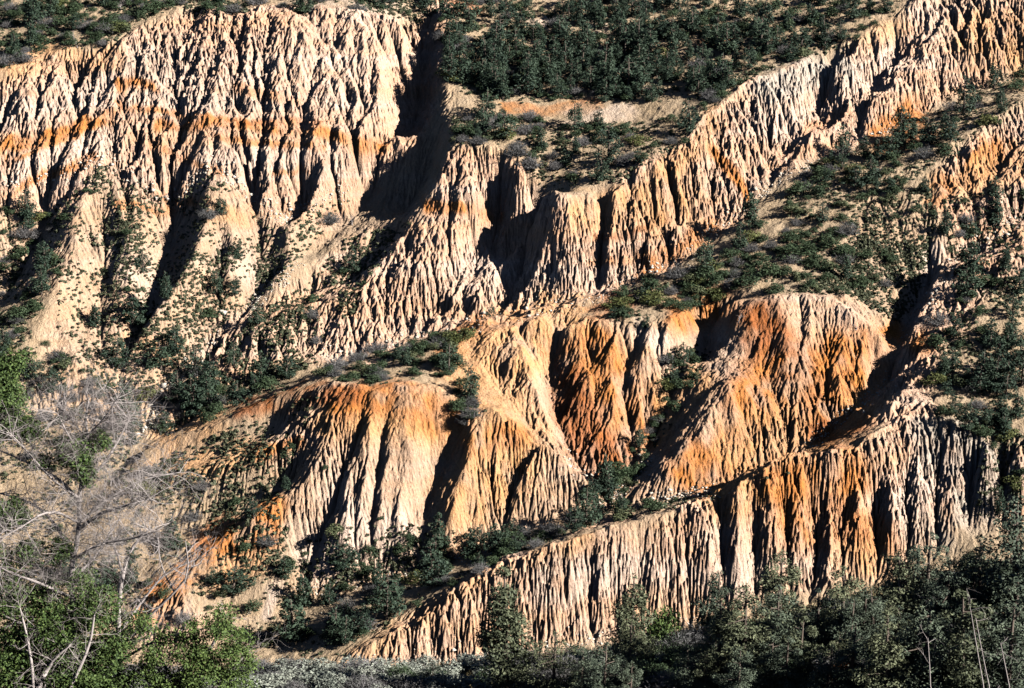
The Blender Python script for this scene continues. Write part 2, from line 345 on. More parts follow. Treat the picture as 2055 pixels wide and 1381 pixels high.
def build_heights(log=False):
    Zm = blur(macro(0.5), 1)
    A = None; Z = None
    for cell, iters, kr, keep_m, nz, cap, diff, pw, lift in LEVELS:
        ny, nx = int((YB - YA) / cell) + 1, int((X1 - X0) / cell) + 1
        Z = resize(Zm if Z is None else Z, ny, nx)
        K = bare_mask(resize(Zm, ny, nx), cell)
        Z = Z + nz * vnoise(Z.shape, (YB - YA) / (cell * 4.5), 11 + int(cell * 100), 3, 1.35) * (0.15 + K)
        if cell > .4: Z = Z + np.clip(K * 2, 0, 1) * (0.4 * vnoise(Z.shape, 50, 81, 1) + 0.35 * vnoise(Z.shape, 22, 82, 1))
        V = np.exp(0.45 * vnoise(Z.shape, 30, 61, 2) + 0.4 * vnoise(Z.shape, 80, 62, 2) + 0.2 * np.sin(Z * 1.3 + 1.5 * vnoise(Z.shape, 12, 63, 1)))
        if cell < .2: V = V * np.exp(0.7 * vnoise(Z.shape, 16, 64, 2) + 0.10 * np.sin(Z * 2.1 + 1.2 * vnoise(Z.shape, 20, 65, 1)))
        A = None if A is None else resize(A, ny, nx) * 2
        rain = np.exp(0.9 * vnoise(Z.shape, (YB - YA) / (cell * 9), 3, 3, 1.2)).astype(np.float32)
        Z, A = erode(Z, kr * (0.05 + K ** pw) * V, cell, iters, keep_m / cell, rain=rain, A=A, cap=cap, diff=diff, lift=lift)
    Z = Z + np.clip(K, 0, 1) * (0.07 * vnoise(Z.shape, 330, 71, 2) + 0.10 * vnoise(Z.shape, 150, 72, 1))
    return Z.astype(np.float32), A, K, Zm
# ------------------------------------------------------------------ colour of the soil (its own colour, in strata and stains)
def capsule(px, py, pts, w):
    d = np.full(px.shape, 1e9, np.float32)
    if len(pts) == 1: pts = pts * 2
    for (xa, ya), (xb, yb) in zip(pts[:-1], pts[1:]):
        vx, vy = xb - xa, yb - ya; L = vx * vx + vy * vy + 1e-6
        t = np.clip(((px - xa) * vx + (py - ya) * vy) / L, 0, 1)
        d = np.minimum(d, np.hypot(px - xa - t * vx, py - ya - t * vy))
    v = np.clip(1.35 - d / w, 0, 1)
    return v * v * (3 - 2 * v)
CREAM, PALE, ORANGE, RUST, OCHRE, GREY, SOIL, RED = [np.array(c) * .72 for c in (
    (.57, .362, .25), (.60, .47, .385), (.50, .205, .07), (.35, .125, .045), (.565, .31, .15), (.42, .37, .31), (.41, .305, .20), (.38, .15, .075))]
STAINS = [
 (PALE,.8,40,[(0,230),(120,200),(220,180)]), (PALE,.7,60,[(280,150),(400,170),(560,170),(700,160)]), (PALE,.8,30,[(0,350),(130,310),(220,290)]),
 (PALE,.7,30,[(420,310),(540,320),(660,320)]), (PALE,.6,60,[(960,560),(1060,590),(1160,560)]), (PALE,.7,60,[(1560,230),(1640,200),(1760,120)]),
 (PALE,.8,60,[(700,1010),(790,1080),(640,1120)]), (PALE,.8,50,[(1100,1180),(1250,1150),(1400,1180)]), (PALE,.6,50,[(1450,1080),(1500,1160)]),
 (PALE,.9,30,[(1480,765),(1500,820)]), (PALE,.8,16,[(1060,720),(1095,800),(1125,880)]), (PALE,.6,30,[(1700,650),(1740,720)]),
 (PALE,.9,14,[(560,1170),(545,1230)]), (PALE,.8,20,[(1880,500),(1850,570),(1830,640)]), (PALE,.7,30,[(1290,670),(1330,700)]), (PALE,.6,40,[(250,500),(300,600)]), (PALE,.5,40,[(460,520),(520,560)]),
 (PALE,.8,40,[(1900,900),(1840,1000)]), (PALE,.6,60,[(1880,40),(1960,20)]),
 (ORANGE,.8,17,[(0,300),(90,275),(190,245),(235,205)]), (ORANGE,.6,14,[(0,390),(100,355),(190,315)]), (ORANGE,.7,13,[(245,165),(310,172)]), (ORANGE,.6,16,[(235,200),(250,165)]),
 (ORANGE,.65,16,[(320,258),(430,242),(520,250),(640,268),(720,285),(760,300)]), (ORANGE,.45,14,[(480,180),(560,200),(640,215)]), (ORANGE,.5,14,[(240,415),(340,425)]), (ORANGE,.5,12,[(330,400),(420,412)]),
 (ORANGE,.6,9,[(0,330),(120,285),(215,245)]), (ORANGE,.5,8,[(250,215),(340,225),(420,232)]), (ORANGE,.55,9,[(440,275),(560,290),(650,300)]), (RUST,.5,8,[(480,245),(560,240),(640,250)]), (ORANGE,.45,9,[(300,300),(380,318),(450,350)]), (ORANGE,.45,9,[(560,350),(620,345)]), (RUST,.5,9,[(1190,480),(1260,470),(1330,440)]), (ORANGE,.5,12,[(1180,530),(1240,525),(1300,500)]),
 (OCHRE,.6,25,[(0,150),(110,110),(235,115)]), (OCHRE,.6,20,[(420,430),(500,440)]), (OCHRE,.5,30,[(270,680),(340,700)]),
 (ORANGE,.8,18,[(860,410),(920,415),(1000,430)]), (ORANGE,.5,14,[(700,300),(780,300)]), (OCHRE,.8,45,[(1170,430),(1260,410),(1360,380)]), (ORANGE,.6,22,[(1290,540),(1360,500),(1420,460)]), (OCHRE,.6,40,[(1330,450),(1400,400)]),
 (ORANGE,.8,18,[(1430,300),(1465,340),(1500,390)]), (OCHRE,.7,26,[(1330,345),(1400,300),(1440,240)]), (ORANGE,.35,20,[(1620,260),(1700,220)]),
 (GREY,.8,36,[(1545,185),(1620,150),(1690,140)]), (OCHRE,.8,70,[(1970,70),(2040,100)]), (OCHRE,.5,30,[(1730,90),(1790,60)]),
 (ORANGE,.85,32,[(1770,270),(1830,230)]), (RED,.6,16,[(1800,290),(1870,265)]),
 (RUST,.8,24,[(900,695),(960,660)]), (RED,.7,22,[(1190,625),(1260,610)]), (ORANGE,.5,22,[(980,660),(1040,640)]), (RED,.7,16,[(880,800),(920,830)]),
 (OCHRE,.9,90,[(960,740),(1040,700),(1120,680)]), (OCHRE,.7,70,[(1000,800),(1060,880)]), (OCHRE,.6,30,[(1100,620),(1160,610)]),
 (OCHRE,.9,60,[(690,850),(880,850)]), (ORANGE,.8,38,[(700,815),(800,800),(900,840)]), (RUST,.6,22,[(650,790),(720,800)]), (OCHRE,.9,80,[(960,900),(1020,960),(940,1000)]), (ORANGE,.6,30,[(950,880),(1040,880)]), (OCHRE,.5,30,[(900,1090),(940,1110)]),
 (RUST,.65,52,[(1150,780),(1180,880),(1230,920)]), (ORANGE,.8,50,[(1200,700),(1250,780),(1300,860)]), (RUST,.5,30,[(1120,700),(1150,760)]), (OCHRE,.6,30,[(1280,720),(1320,800)]),
 (ORANGE,.7,40,[(1370,640),(1440,620)]), (OCHRE,.8,40,[(1340,850),(1400,760)]),
 (RUST,.75,52,[(1530,660),(1580,740),(1650,770)]), (ORANGE,.9,80,[(1540,800),(1640,820),(1700,740)]), (ORANGE,.85,50,[(1390,930),(1440,960),(1480,900)]), (OCHRE,.8,70,[(1500,900),(1570,880)]), (ORANGE,.7,22,[(1770,690),(1800,670)]), (ORANGE,.6,22,[(1840,700),(1860,690)]), (RUST,.7,34,[(1660,870),(1720,850)]), (OCHRE,.5,40,[(1700,840),(1760,800)]),
 (OCHRE,.8,50,[(1460,1010),(1560,970),(1700,940)]), (ORANGE,.75,55,[(1580,980),(1700,960)]), (ORANGE,.6,45,[(1600,1060),(1700,1050),(1760,1080)]), (OCHRE,.7,40,[(1700,1120),(1760,1130)]), (OCHRE,.5,26,[(700,1330),(830,1250),(960,1170),(1180,1080)]), (OCHRE,.45,30,[(1290,1200),(1400,1210)]), (OCHRE,.4,30,[(900,1290),(1040,1280)]),
 (GREY,.85,60,[(1900,900),(1990,960),(1960,1010)]), (GREY,.5,40,[(1840,1060),(1900,1060)]), (GREY,.6,30,[(1850,860),(1930,870)]),
 (ORANGE,.85,34,[(545,1020),(530,1070),(470,1090)]), (ORANGE,.7,24,[(440,1095),(380,1150),(320,1190)]), (OCHRE,.7,30,[(520,1130),(420,1170)]), (RUST,.5,22,[(460,1040),(400,1090)]),
 (RUST,.65,22,[(640,780),(560,810),(480,820)]), (OCHRE,.7,34,[(520,900),(420,930),(320,950)]), (ORANGE,.6,20,[(600,890),(520,905)]), (OCHRE,.6,40,[(430,840),(340,890)]), (ORANGE,.4,30,[(340,1200),(300,1240)]),
 (ORANGE,.8,28,[(2010,300),(1960,350)]), (OCHRE,.7,40,[(1930,380),(2050,330)]), (ORANGE,.5,26,[(1900,370),(1880,400)]),
 (RED,.6,16,[(920,5),(960,20)]), (RED,.6,15,[(1400,90),(1470,70)]), (ORANGE,.5,14,[(1020,225),(1080,222),(1200,215)]), (PALE,.7,22,[(1140,240),(1260,230)]), (PALE,.8,22,[(1060,30),(1090,45)]), (PALE,.6,16,[(1190,50),(1210,60)]), (PALE,.6,60,[(650,10),(760,20)]),
]
def soil_colour(Z, A, K, xs, ys):
    px, py = to_px(xs[None, :].astype(np.float32), ys[:, None].astype(np.float32), Z)
    px = px.astype(np.float32); py = py.astype(np.float32)
    n1 = vnoise(Z.shape, 45, 21, 3); n2 = vnoise(Z.shape, 160, 22, 2); n3 = vnoise(Z.shape, 14, 23, 2)
    wx, wy = px + 6 * n1 + 4 * n2, py + 6 * vnoise(Z.shape, 45, 24, 3) + 4 * n2
    k = np.clip(K * 1.6, 0, 1)[..., None]
    col = SOIL * (1 - k) + CREAM * k
    col = col.astype(np.float32)
    # beds of paler and redder silt, level but wavering
    lay = np.sin(Z * 0.62 + 0.9 * n3 + 0.5 * n1) * 0.5 + np.sin(Z * 1.7 + 1.3 * n3) * 0.3
    lay = lay + 0.35 * np.sin(Z * 4.1 + 1.2 * n3 + 0.3 * n1)
    a = np.clip(lay, 0, 1)[..., None] * 0.4 * k
    col = col * (1 - a) + OCHRE.astype(np.float32) * a
    a = np.clip(-lay, 0, 1)[..., None] * 0.5 * k
    col = col * (1 - a) + PALE.astype(np.float32) * a
    for c, s, w, pts in STAINS:
        x0 = min(p[0] for p in pts) - 2 * w - 60; x1 = max(p[0] for p in pts) + 2 * w + 60
        y0 = min(p[1] for p in pts) - 2 * w - 60; y1 = max(p[1] for p in pts) + 2 * w + 60
        m = np.nonzero((px > x0) & (px < x1) & (py > y0) & (py < y1))
        if not len(m[0]): continue
        if c is PALE: s = s * .75
        if c is ORANGE or c is RUST: s = min(1.1, s * 1.3); w = w * (1.12 if w > 20 else .85)
        v = capsule(wx[m], wy[m], pts, w) * s * np.clip(0.95 + 0.4 * n2[m] + 0.25 * n1[m], 0.2, 1.1)
        v = np.clip(v, 0, 1)[:, None]
        col[m] = col[m] * (1 - v) + c.astype(np.float32) * v
    return col * np.clip(1 + 0.06 * n2 + 0.05 * n3, .7, 1.2)[..., None]

Z, A, K, ZM = build_heights()
ZC = Z                                          # the fine part; row 0 is the nearest
ny, nx = Z.shape
xs = np.linspace(X0, X1, nx); ys = np.linspace(YA, YB, ny)
Z = (Z + (0.05 * vnoise(Z.shape, 420, 77, 2) + 0.10 * vnoise(Z.shape, 120, 78, 2)) * np.clip(1 - K, 0.15, 1)).astype(np.float32)

# the near hillside we look out from: a shelf of brush above the valley
SHELF = [(-600, 1420), (0, 1400), (300, 1372), (480, 1350), (1000, 1338), (1250, 1300), (1450, 1262), (1650, 1215), (1850, 1150), (2055, 1115), (2500, 1060)]
YS = 168.0
def near_z(x, y):
    x = np.asarray(x, float); y = np.asarray(y, float)
    yc = np.maximum(y, 60)
    pxx = 1027.5 + FPX * x / (yc * CP + 0.33 * yc * SP)
    crest = np.interp(pxx, [p[0] for p in SHELF], [p[1] for p in SHELF])
    zc = ray(0, crest)[1] * YS
    front = np.interp(y, [-60, 0, 8, 66, 120, 138], [3, -1.9, -4.6, -27.5, -49.5, -55.5])
    t = np.clip((y - 138) / (YS - 138), 0, 1)
    up = front + (zc + 55.5) * t * (y > 138)
    down = zc - np.clip(y - YS, 0, 1e9) * 0.62
    return np.where(y < YS, up, down)
grow = lambda n, a, b: a * (np.power(b / a, np.linspace(0, 1, n)))
gx = np.concatenate([(X0 - np.cumsum(grow(44, .2, 12)))[::-1], xs, X1 + np.cumsum(grow(44, .2, 12))])
yn = np.concatenate([np.arange(-60, 120, 1.5), np.arange(120, 185, 0.35), np.arange(185, YA - 0.3, 1.0)])
yf = YB + np.cumsum(grow(60, .2, 14))
gy = np.concatenate([yn, ys, yf])
NX, NY = len(gx), len(gy)
G = np.zeros((NY, NX), np.float32)
i0, j0 = len(yn), 44
G[i0:i0 + ny, j0:j0 + nx] = Z
soft = blur(Z, 40)
for j in range(44):                               # sides: ease from the edge into broad ground
    t = 1 - math.exp(-abs(gx[j] - X0) / 6); G[i0:i0 + ny, j] = Z[:, 0] * (1 - t) + soft[:, 0] * t
    jj = NX - 1 - j; t = 1 - math.exp(-abs(gx[jj] - X1) / 6); G[i0:i0 + ny, jj] = Z[:, -1] * (1 - t) + soft[:, -1] * t
row = G[i0 + ny - 1].copy(); srow = blur(np.repeat(row[None], 3, 0), 60)[1]
for i in range(len(yf)):
    t = 1 - math.exp(-(yf[i] - YB) / 8); G[i0 + ny + i] = row * (1 - t) + srow * t + (yf[i] - YB) * 0.42
row = G[i0].copy()
YY, XX = np.meshgrid(yn, gx, indexing='ij')
nr = near_z(XX, YY)
tt = np.clip((YA - YY) / 30, 0, 1)
far_side = row[None, :] - (YA - YY) * 0.15
NZn = np.maximum(nr, far_side - 60 * tt * 0) if False else np.where(YY > 200, nr * 0 + (near_z(XX, 200 + 0 * YY) * (1 - (YY - 200) / (YA - 200)) + row[None, :] * ((YY - 200) / (YA - 200))), nr)
bump = (0.10 * vnoise(NZn.shape, 34, 41, 3)) * np.clip((YY - 30) / 40, 0, 1) * np.clip((YA - YY) / 20, 0, 1)
G[:i0] = NZn + bump
COL = np.zeros((NY, NX, 3), np.float32); COL[:] = SOIL
COL[i0:i0 + ny, j0:j0 + nx] = soil_colour(Z, A, K, xs, ys)
COL[i0:i0 + ny, :j0] = COL[i0:i0 + ny, j0:j0 + 1]; COL[i0:i0 + ny, j0 + nx:] = COL[i0:i0 + ny, j0 + nx - 1:j0 + nx]
COL[i0 + ny:] = COL[i0 + ny - 1:i0 + ny]
COL[:i0] = np.array((.15, .115, .07)) * (1 + 0.12 * vnoise((i0, NX), 60, 42, 3))[..., None]

def grid_mesh(name, gx, gy, G):
    me = bpy.data.meshes.new(name); NY, NX = G.shape
    co = np.empty((NY, NX, 3), np.float32); co[..., 0] = gx; co[..., 1] = gy[:, None]; co[..., 2] = G
    idx = np.arange(NX * NY, dtype=np.int32).reshape(NY, NX)
    q = np.stack([idx[:-1, :-1], idx[:-1, 1:], idx[1:, 1:], idx[1:, :-1]], -1).reshape(-1, 4)
    me.vertices.add(NX * NY); me.vertices.foreach_set('co', co.ravel())
    me.loops.add(q.size); me.loops.foreach_set('vertex_index', q.ravel())
    me.polygons.add(len(q)); me.polygons.foreach_set('loop_start', np.arange(0, q.size, 4, dtype=np.int32))
    me.polygons.foreach_set('loop_total', np.full(len(q), 4, np.int32))
    me.update()
    return me

# ------------------------------------------------------------------ materials
def material(name):
    m = bpy.data.materials.new(name); m.use_nodes = True
    return m, m.node_tree, m.node_tree.nodes['Principled BSDF']
def node(nt, t, **kw):
    n = nt.nodes.new(t)
    for k, v in kw.items():
        if k in n.inputs: n.inputs[k].default_value = v
        else: setattr(n, k, v)
    return n
def ground_material():
    m, nt, b = material('eroded_silt')
    L = nt.links.new
    a = node(nt, 'ShaderNodeAttribute', attribute_name='soil')
    tc = node(nt, 'ShaderNodeTexCoord')
    n1 = node(nt, 'ShaderNodeTexNoise', Scale=2.6, Detail=6.0, Roughness=0.65); L(tc.outputs['Object'], n1.inputs['Vector'])
    n2 = node(nt, 'ShaderNodeTexNoise', Scale=0.35, Detail=4.0); L(tc.outputs['Object'], n2.inputs['Vector'])
    st = node(nt, 'ShaderNodeMapping'); st.inputs['Scale'].default_value = (1.0, 1.0, 0.12); L(tc.outputs['Object'], st.inputs['Vector'])
    n3 = node(nt, 'ShaderNodeTexNoise', Scale=3.4, Detail=4.0, Roughness=0.6); L(st.outputs[0], n3.inputs['Vector'])
    r1 = node(nt, 'ShaderNodeMapRange'); r1.inputs[1].default_value = .3; r1.inputs[2].default_value = .7; r1.inputs[3].default_value = .80; r1.inputs[4].default_value = 1.16; L(n1.outputs['Fac'], r1.inputs[0])
    r2 = node(nt, 'ShaderNodeMapRange'); r2.inputs[1].default_value = .3; r2.inputs[2].default_value = .7; r2.inputs[3].default_value = .84; r2.inputs[4].default_value = 1.14; L(n3.outputs['Fac'], r2.inputs[0])
    mu = node(nt, 'ShaderNodeMath', operation='MULTIPLY'); L(r1.outputs[0], mu.inputs[0]); L(r2.outputs[0], mu.inputs[1])
    vm = node(nt, 'ShaderNodeVectorMath', operation='SCALE'); L(a.outputs['Color'], vm.inputs[0]); L(mu.outputs[0], vm.inputs['Scale'])
    hs = node(nt, 'ShaderNodeHueSaturation'); L(vm.outputs[0], hs.inputs['Color'])
    r3 = node(nt, 'ShaderNodeMapRange'); r3.inputs[3].default_value = .85; r3.inputs[4].default_value = 1.15; L(n2.outputs['Fac'], r3.inputs[0]); L(r3.outputs[0], hs.inputs['Saturation'])
    L(hs.outputs[0], b.inputs['Base Color'])
    b.inputs['Roughness'].default_value = 0.95
    b.inputs['Specular IOR Level'].default_value = 0.1
    ad = node(nt, 'ShaderNodeMath', operation='ADD'); L(n1.outputs['Fac'], ad.inputs[0]); L(n3.outputs['Fac'], ad.inputs[1])
    bp = node(nt, 'ShaderNodeBump', Strength=1.0, Distance=0.26); L(ad.outputs[0], bp.inputs['Height']); L(bp.outputs[0], b.inputs['Normal'])
    return m
me = grid_mesh('hillside', gx, gy, G)
at_ = me.attributes.new('soil', 'FLOAT_COLOR', 'POINT')
rgba = np.ones((NY * NX, 4), np.float32); rgba[:, :3] = COL.reshape(-1, 3); at_.data.foreach_set('color', rgba.ravel())
me.materials.append(ground_material())
hill = bpy.data.objects.new('hillside', me); scn.collection.objects.link(hill)
hill['kind'] = 'structure'
del rgba

# ------------------------------------------------------------------ height lookup and what each photo pixel sees
def ground_z(x, y):
    i = np.clip(np.searchsorted(gy, y) - 1, 0, NY - 2); j = np.clip(np.searchsorted(gx, x) - 1, 0, NX - 2)
    fy = (y - gy[i]) / (gy[i + 1] - gy[i]); fx = (x - gx[j]) / (gx[j + 1] - gx[j])
    return float((G[i, j] * (1 - fx) + G[i, j + 1] * fx) * (1 - fy) + (G[i + 1, j] * (1 - fx) + G[i + 1, j + 1] * fx) * fy)
BW, BH = 700, 480
vp_x, vp_y = to_px(gx[None, :], gy[:, None] + 0 * gx[None, :], G)
SEE = np.full((BH, BW), -1, np.int64)
bi = np.floor(vp_y / 1381 * BH).astype(int); bj = np.floor(vp_x / 2055 * BW).astype(int)
ok = (bi >= 0) & (bi < BH) & (bj >= 0) & (bj < BW) & (gy[:, None] > 20)
I, J = np.nonzero(ok)
SEE[bi[I, J][::-1], bj[I, J][::-1]] = (I * NX + J)[::-1]      # nearer rows come last and win
def spot(px, py):
    r, c = int(py / 1381 * BH), int(px / 2055 * BW)
    for dr in range(0, 8):
        for s in (1, -1):
            k = SEE[min(BH - 1, max(0, r + s * dr)), min(BW - 1, max(0, c))]
            if k >= 0: return float(gx[k % NX]), float(gy[k // NX])
    return None
del vp_x, vp_y
# ------------------------------------------------------------------ foliage materials and plant prototypes
def leaf_material(name, dark, light, hue=0.0, scale=1.4):
    m, nt, b = material(name); L = nt.links.new
    oi = node(nt, 'ShaderNodeObjectInfo'); tc = node(nt, 'ShaderNodeTexCoord')
    n = node(nt, 'ShaderNodeTexNoise', Scale=scale, Detail=3.0, Roughness=0.7)
    gm = node(nt, 'ShaderNodeNewGeometry')
    L(gm.outputs['Position'], n.inputs['Vector'])
    ad = node(nt, 'ShaderNodeMath', operation='ADD'); L(gm.outputs['Random Per Island'], ad.inputs[0]); L(n.outputs['Fac'], ad.inputs[1])
    ad2 = node(nt, 'ShaderNodeMath', operation='MULTIPLY_ADD'); L(oi.outputs['Random'], ad2.inputs[0]); ad2.inputs[1].default_value = 0.7; L(ad.outputs[0], ad2.inputs[2])
    r = node(nt, 'ShaderNodeMapRange'); r.inputs[1].default_value = .55; r.inputs[2].default_value = 2.0; L(ad2.outputs[0], r.inputs[0])
    mx = node(nt, 'ShaderNodeMix', data_type='RGBA'); L(r.outputs[0], mx.inputs[0])
    mx.inputs[6].default_value = (*[v * .74 for v in dark], 1); mx.inputs[7].default_value = (*[v * .74 for v in light], 1)
    L(mx.outputs[2], b.inputs['Base Color'])
    b.inputs['Roughness'].default_value = 0.7; b.inputs['Specular IOR Level'].default_value = 0.2
    return m
def bark_material(name, c1, c2, sc=6.0):
    m, nt, b = material(name); L = nt.links.new
    tc = node(nt, 'ShaderNodeTexCoord'); n = node(nt, 'ShaderNodeTexNoise', Scale=sc, Detail=4.0); L(tc.outputs['Object'], n.inputs['Vector'])
    mx = node(nt, 'ShaderNodeMix', data_type='RGBA'); L(n.outputs['Fac'], mx.inputs[0]); mx.inputs[6].default_value = (*[v * .74 for v in c1], 1); mx.inputs[7].default_value = (*[v * .74 for v in c2], 1)
    L(mx.outputs[2], b.inputs['Base Color']); b.inputs['Roughness'].default_value = 0.9
    bp = node(nt, 'ShaderNodeBump', Strength=0.6, Distance=0.03); L(n.outputs['Fac'], bp.inputs['Height']); L(bp.outputs[0], b.inputs['Normal'])
    return m
M_PINE = leaf_material('pinyon_needles', (.018, .036, .026), (.055, .085, .052))
M_OLIVE = leaf_material('yellowish_needles', (.034, .05, .026), (.12, .135, .065))
M_BUSH = leaf_material('chaparral_leaves', (.022, .042, .022), (.06, .09, .042))
M_GREY = leaf_material('grey_purple_twigs', (.075, .08, .08), (.19, .18, .18))
M_SAGE = leaf_material('sage_leaves', (.14, .165, .14), (.34, .36, .30))
M_OAK = leaf_material('oak_leaves', (.032, .062, .02), (.12, .175, .045), scale=3)
M_TUFT = leaf_material('low_scrub', (.040, .050, .028), (.11, .115, .062), scale=.6)
M_STRAW = leaf_material('dry_grass', (.25, .2, .1), (.42, .34, .18))
M_RUSTY = leaf_material('rusty_leaves', (.16, .06, .02), (.30, .12, .03))
M_NEARPINE = leaf_material('near_pine_needles', (.032, .05, .038), (.125, .155, .105))
M_NEAROLIVE = leaf_material('near_olive_needles', (.048, .062, .036), (.17, .185, .105))
M_BARK = bark_material('brown_bark', (.06, .045, .035), (.15, .115, .09))
M_DEAD = bark_material('grey_dead_wood', (.23, .20, .19), (.52, .46, .44))
M_DARKWOOD = bark_material('shaded_wood', (.04, .03, .025), (.09, .07, .055))
M_ROCK = bark_material('pale_rock', (.42, .37, .31), (.62, .56, .48), 2.0)

def leaves_mesh(pts, nrm, size, r, quads=True, asp=1.7, droop=0.0):
    """small folded leaf faces at pts, loosely facing nrm"""
    n = len(pts)
    a = nrm + r.normal(0, .75, (n, 3)); a /= np.linalg.norm(a, axis=1, keepdims=True) + 1e-9
    u = np.cross(a, r.normal(0, 1, (n, 3))); u /= np.linalg.norm(u, axis=1, keepdims=True) + 1e-9
    v = np.cross(a, u)
    s = size * r.uniform(.6, 1.4, (n, 1))
    u = u * s * asp * .5; v = v * s * .5
    P = np.stack([pts - u, pts + v * r.uniform(.5, 1, (n, 1)), pts + u, pts - v * r.uniform(.5, 1, (n, 1))], 1)
    V = P.reshape(-1, 3); F = np.arange(4 * n).reshape(-1, 4)
    return V, F
def tube(path, radii, k=6):
    path = np.array(path, float); n = len(path)
    V = []; 
    for i in range(n):
        t = path[min(i + 1, n - 1)] - path[max(i - 1, 0)]; t /= np.linalg.norm(t) + 1e-9
        h = np.array([0, 0, 1.0]) if abs(t[2]) < .9 else np.array([1.0, 0, 0])
        u = np.cross(t, h); u /= np.linalg.norm(u); v = np.cross(t, u)
        for j in range(k):
            an = 2 * math.pi * j / k
            V.append(path[i] + radii[i] * (math.cos(an) * u + math.sin(an) * v))
    F = [(i * k + j, i * k + (j + 1) % k, (i + 1) * k + (j + 1) % k, (i + 1) * k + j) for i in range(n - 1) for j in range(k)]
    return np.array(V), np.array(F)
class MB:
    def __init__(s): s.V = []; s.F = []; s.n = 0
    def add(s, V, F): s.V.append(V); s.F.append(np.asarray(F) + s.n); s.n += len(V)
    def mesh(s, name, mat, smooth=False):
        V = np.concatenate(s.V).astype(np.float32); F = np.concatenate(s.F).astype(np.int32)
        me = bpy.data.meshes.new(name)
        me.vertices.add(len(V)); me.vertices.foreach_set('co', V.ravel())
        me.loops.add(F.size); me.loops.foreach_set('vertex_index', F.ravel())
        me.polygons.add(len(F)); me.polygons.foreach_set('loop_start', np.arange(0, F.size, F.shape[1], dtype=np.int32))
        me.polygons.foreach_set('loop_total', np.full(len(F), F.shape[1], np.int32))
        if smooth: me.polygons.foreach_set('use_smooth', np.ones(len(F), bool))
        me.update(); me.materials.append(mat)
        return me
def clumpy(centers, radii, n, size, r, flat=.8, asp=1.7):
    w = np.array([q ** 2 for q in radii]); idx = r.choice(len(radii), n, p=w / w.sum())
    d = r.normal(0, 1, (n, 3)); d /= np.linalg.norm(d, axis=1, keepdims=True)
    R = np.array(radii)[idx][:, None]
    rad = np.clip(r.normal(.86, .17, (n, 1)), .2, 1.25)
    P = np.array(centers)[idx] + d * R * rad * np.array([1, 1, flat])
    return leaves_mesh(P, d + np.array([0, 0, .25]), size, r, asp=asp)
# each crown is unit height (1 m); scaled per tree
def conifer_parts(seed, n=1300, leaf=.036, width=.30, tall=True, open_=0.0):
    r = np.random.default_rng(seed)
    cs, rs = [], []; trunk_pts = [(0, 0, -0.06)]
    lean = r.normal(0, .03, 2); br = MB()
    N = 22
    for i in range(N):
        t = (i + .5) / N; z = .14 + .80 * t
        prof = (1 - t) ** (.6 if tall else .35) * (0.5 + .5 * min(1, t * 4)) * width * r.uniform(.55, 1.25)
        for k in range(3 if t < .8 else 1):
            an = r.uniform(0, 2 * math.pi); rr = prof * r.uniform(.35, 1.0)
            if r.random() < open_: continue
            c = (lean[0] * z + rr * math.cos(an), lean[1] * z + rr * math.sin(an), z + r.normal(0, .025) - rr * .12)
            cs.append(c); rs.append(r.uniform(.055, .105) * (1.25 - .6 * t))
            if k == 0: br.add(*tube([(lean[0] * z, lean[1] * z, z - .03), c], [.009, .003], 4))
    cs.append((lean[0], lean[1], .955)); rs.append(.035)
    mb = MB(); mb.add(*clumpy(cs, rs, n, leaf, r))
    tr = MB(); tr.add(*tube([(0, 0, -.08), (0.005, .004, .2), (lean[0] * .6, lean[1] * .6, .6), (lean[0], lean[1], .95)], [.032, .026, .015, .004], 7)); 
    tr.V += br.V; 
    off = len(tr.V[0]); fs = [tr.F[0]]
    for Fq in br.F: fs.append(Fq + off)
    tr.F = fs
    return mb, tr
def shrub_mb(seed, n=900, leaf=.05, flat=.7, lobes=14):
    r = np.random.default_rng(seed); cs, rs = [], []
    for i in range(lobes):
        an = r.uniform(0, 6.283); rr = r.uniform(0, .42)
        cs.append((rr * math.cos(an), rr * math.sin(an), r.uniform(.12, .62 - rr * .5))); rs.append(r.uniform(.13, .25))
    mb = MB(); mb.add(*clumpy(cs, rs, n, leaf, r, flat)); return mb
def twiggy_mb(seed, n=260, leafy=350):
    r = np.random.default_rng(seed); mb = MB()
    for i in range(n):
        an = r.uniform(0, 6.283); el = r.uniform(.35, 1.5); L = r.uniform(.35, .8)
        d = np.array([math.cos(an) * math.cos(el), math.sin(an) * math.cos(el), math.sin(el)])
        b = np.array([r.normal(0, .12), r.normal(0, .12), 0]); m = b + d * L * .55 + r.normal(0, .04, 3); e = b + d * L + r.normal(0, .09, 3)
        V, F = tube([b, m, e], [.010, .008, .004], 3); mb.add(V, F)
    d = r.normal(0, 1, (leafy, 3)); d /= np.linalg.norm(d, axis=1, keepdims=True); d[:, 2] = abs(d[:, 2])
    P = d * r.uniform(.4, .62, (leafy, 1)) * np.array([1, 1, 1.1]) + np.array([0, 0, .1])
    mb.add(*leaves_mesh(P, d, .035, r, asp=3.0)); return mb

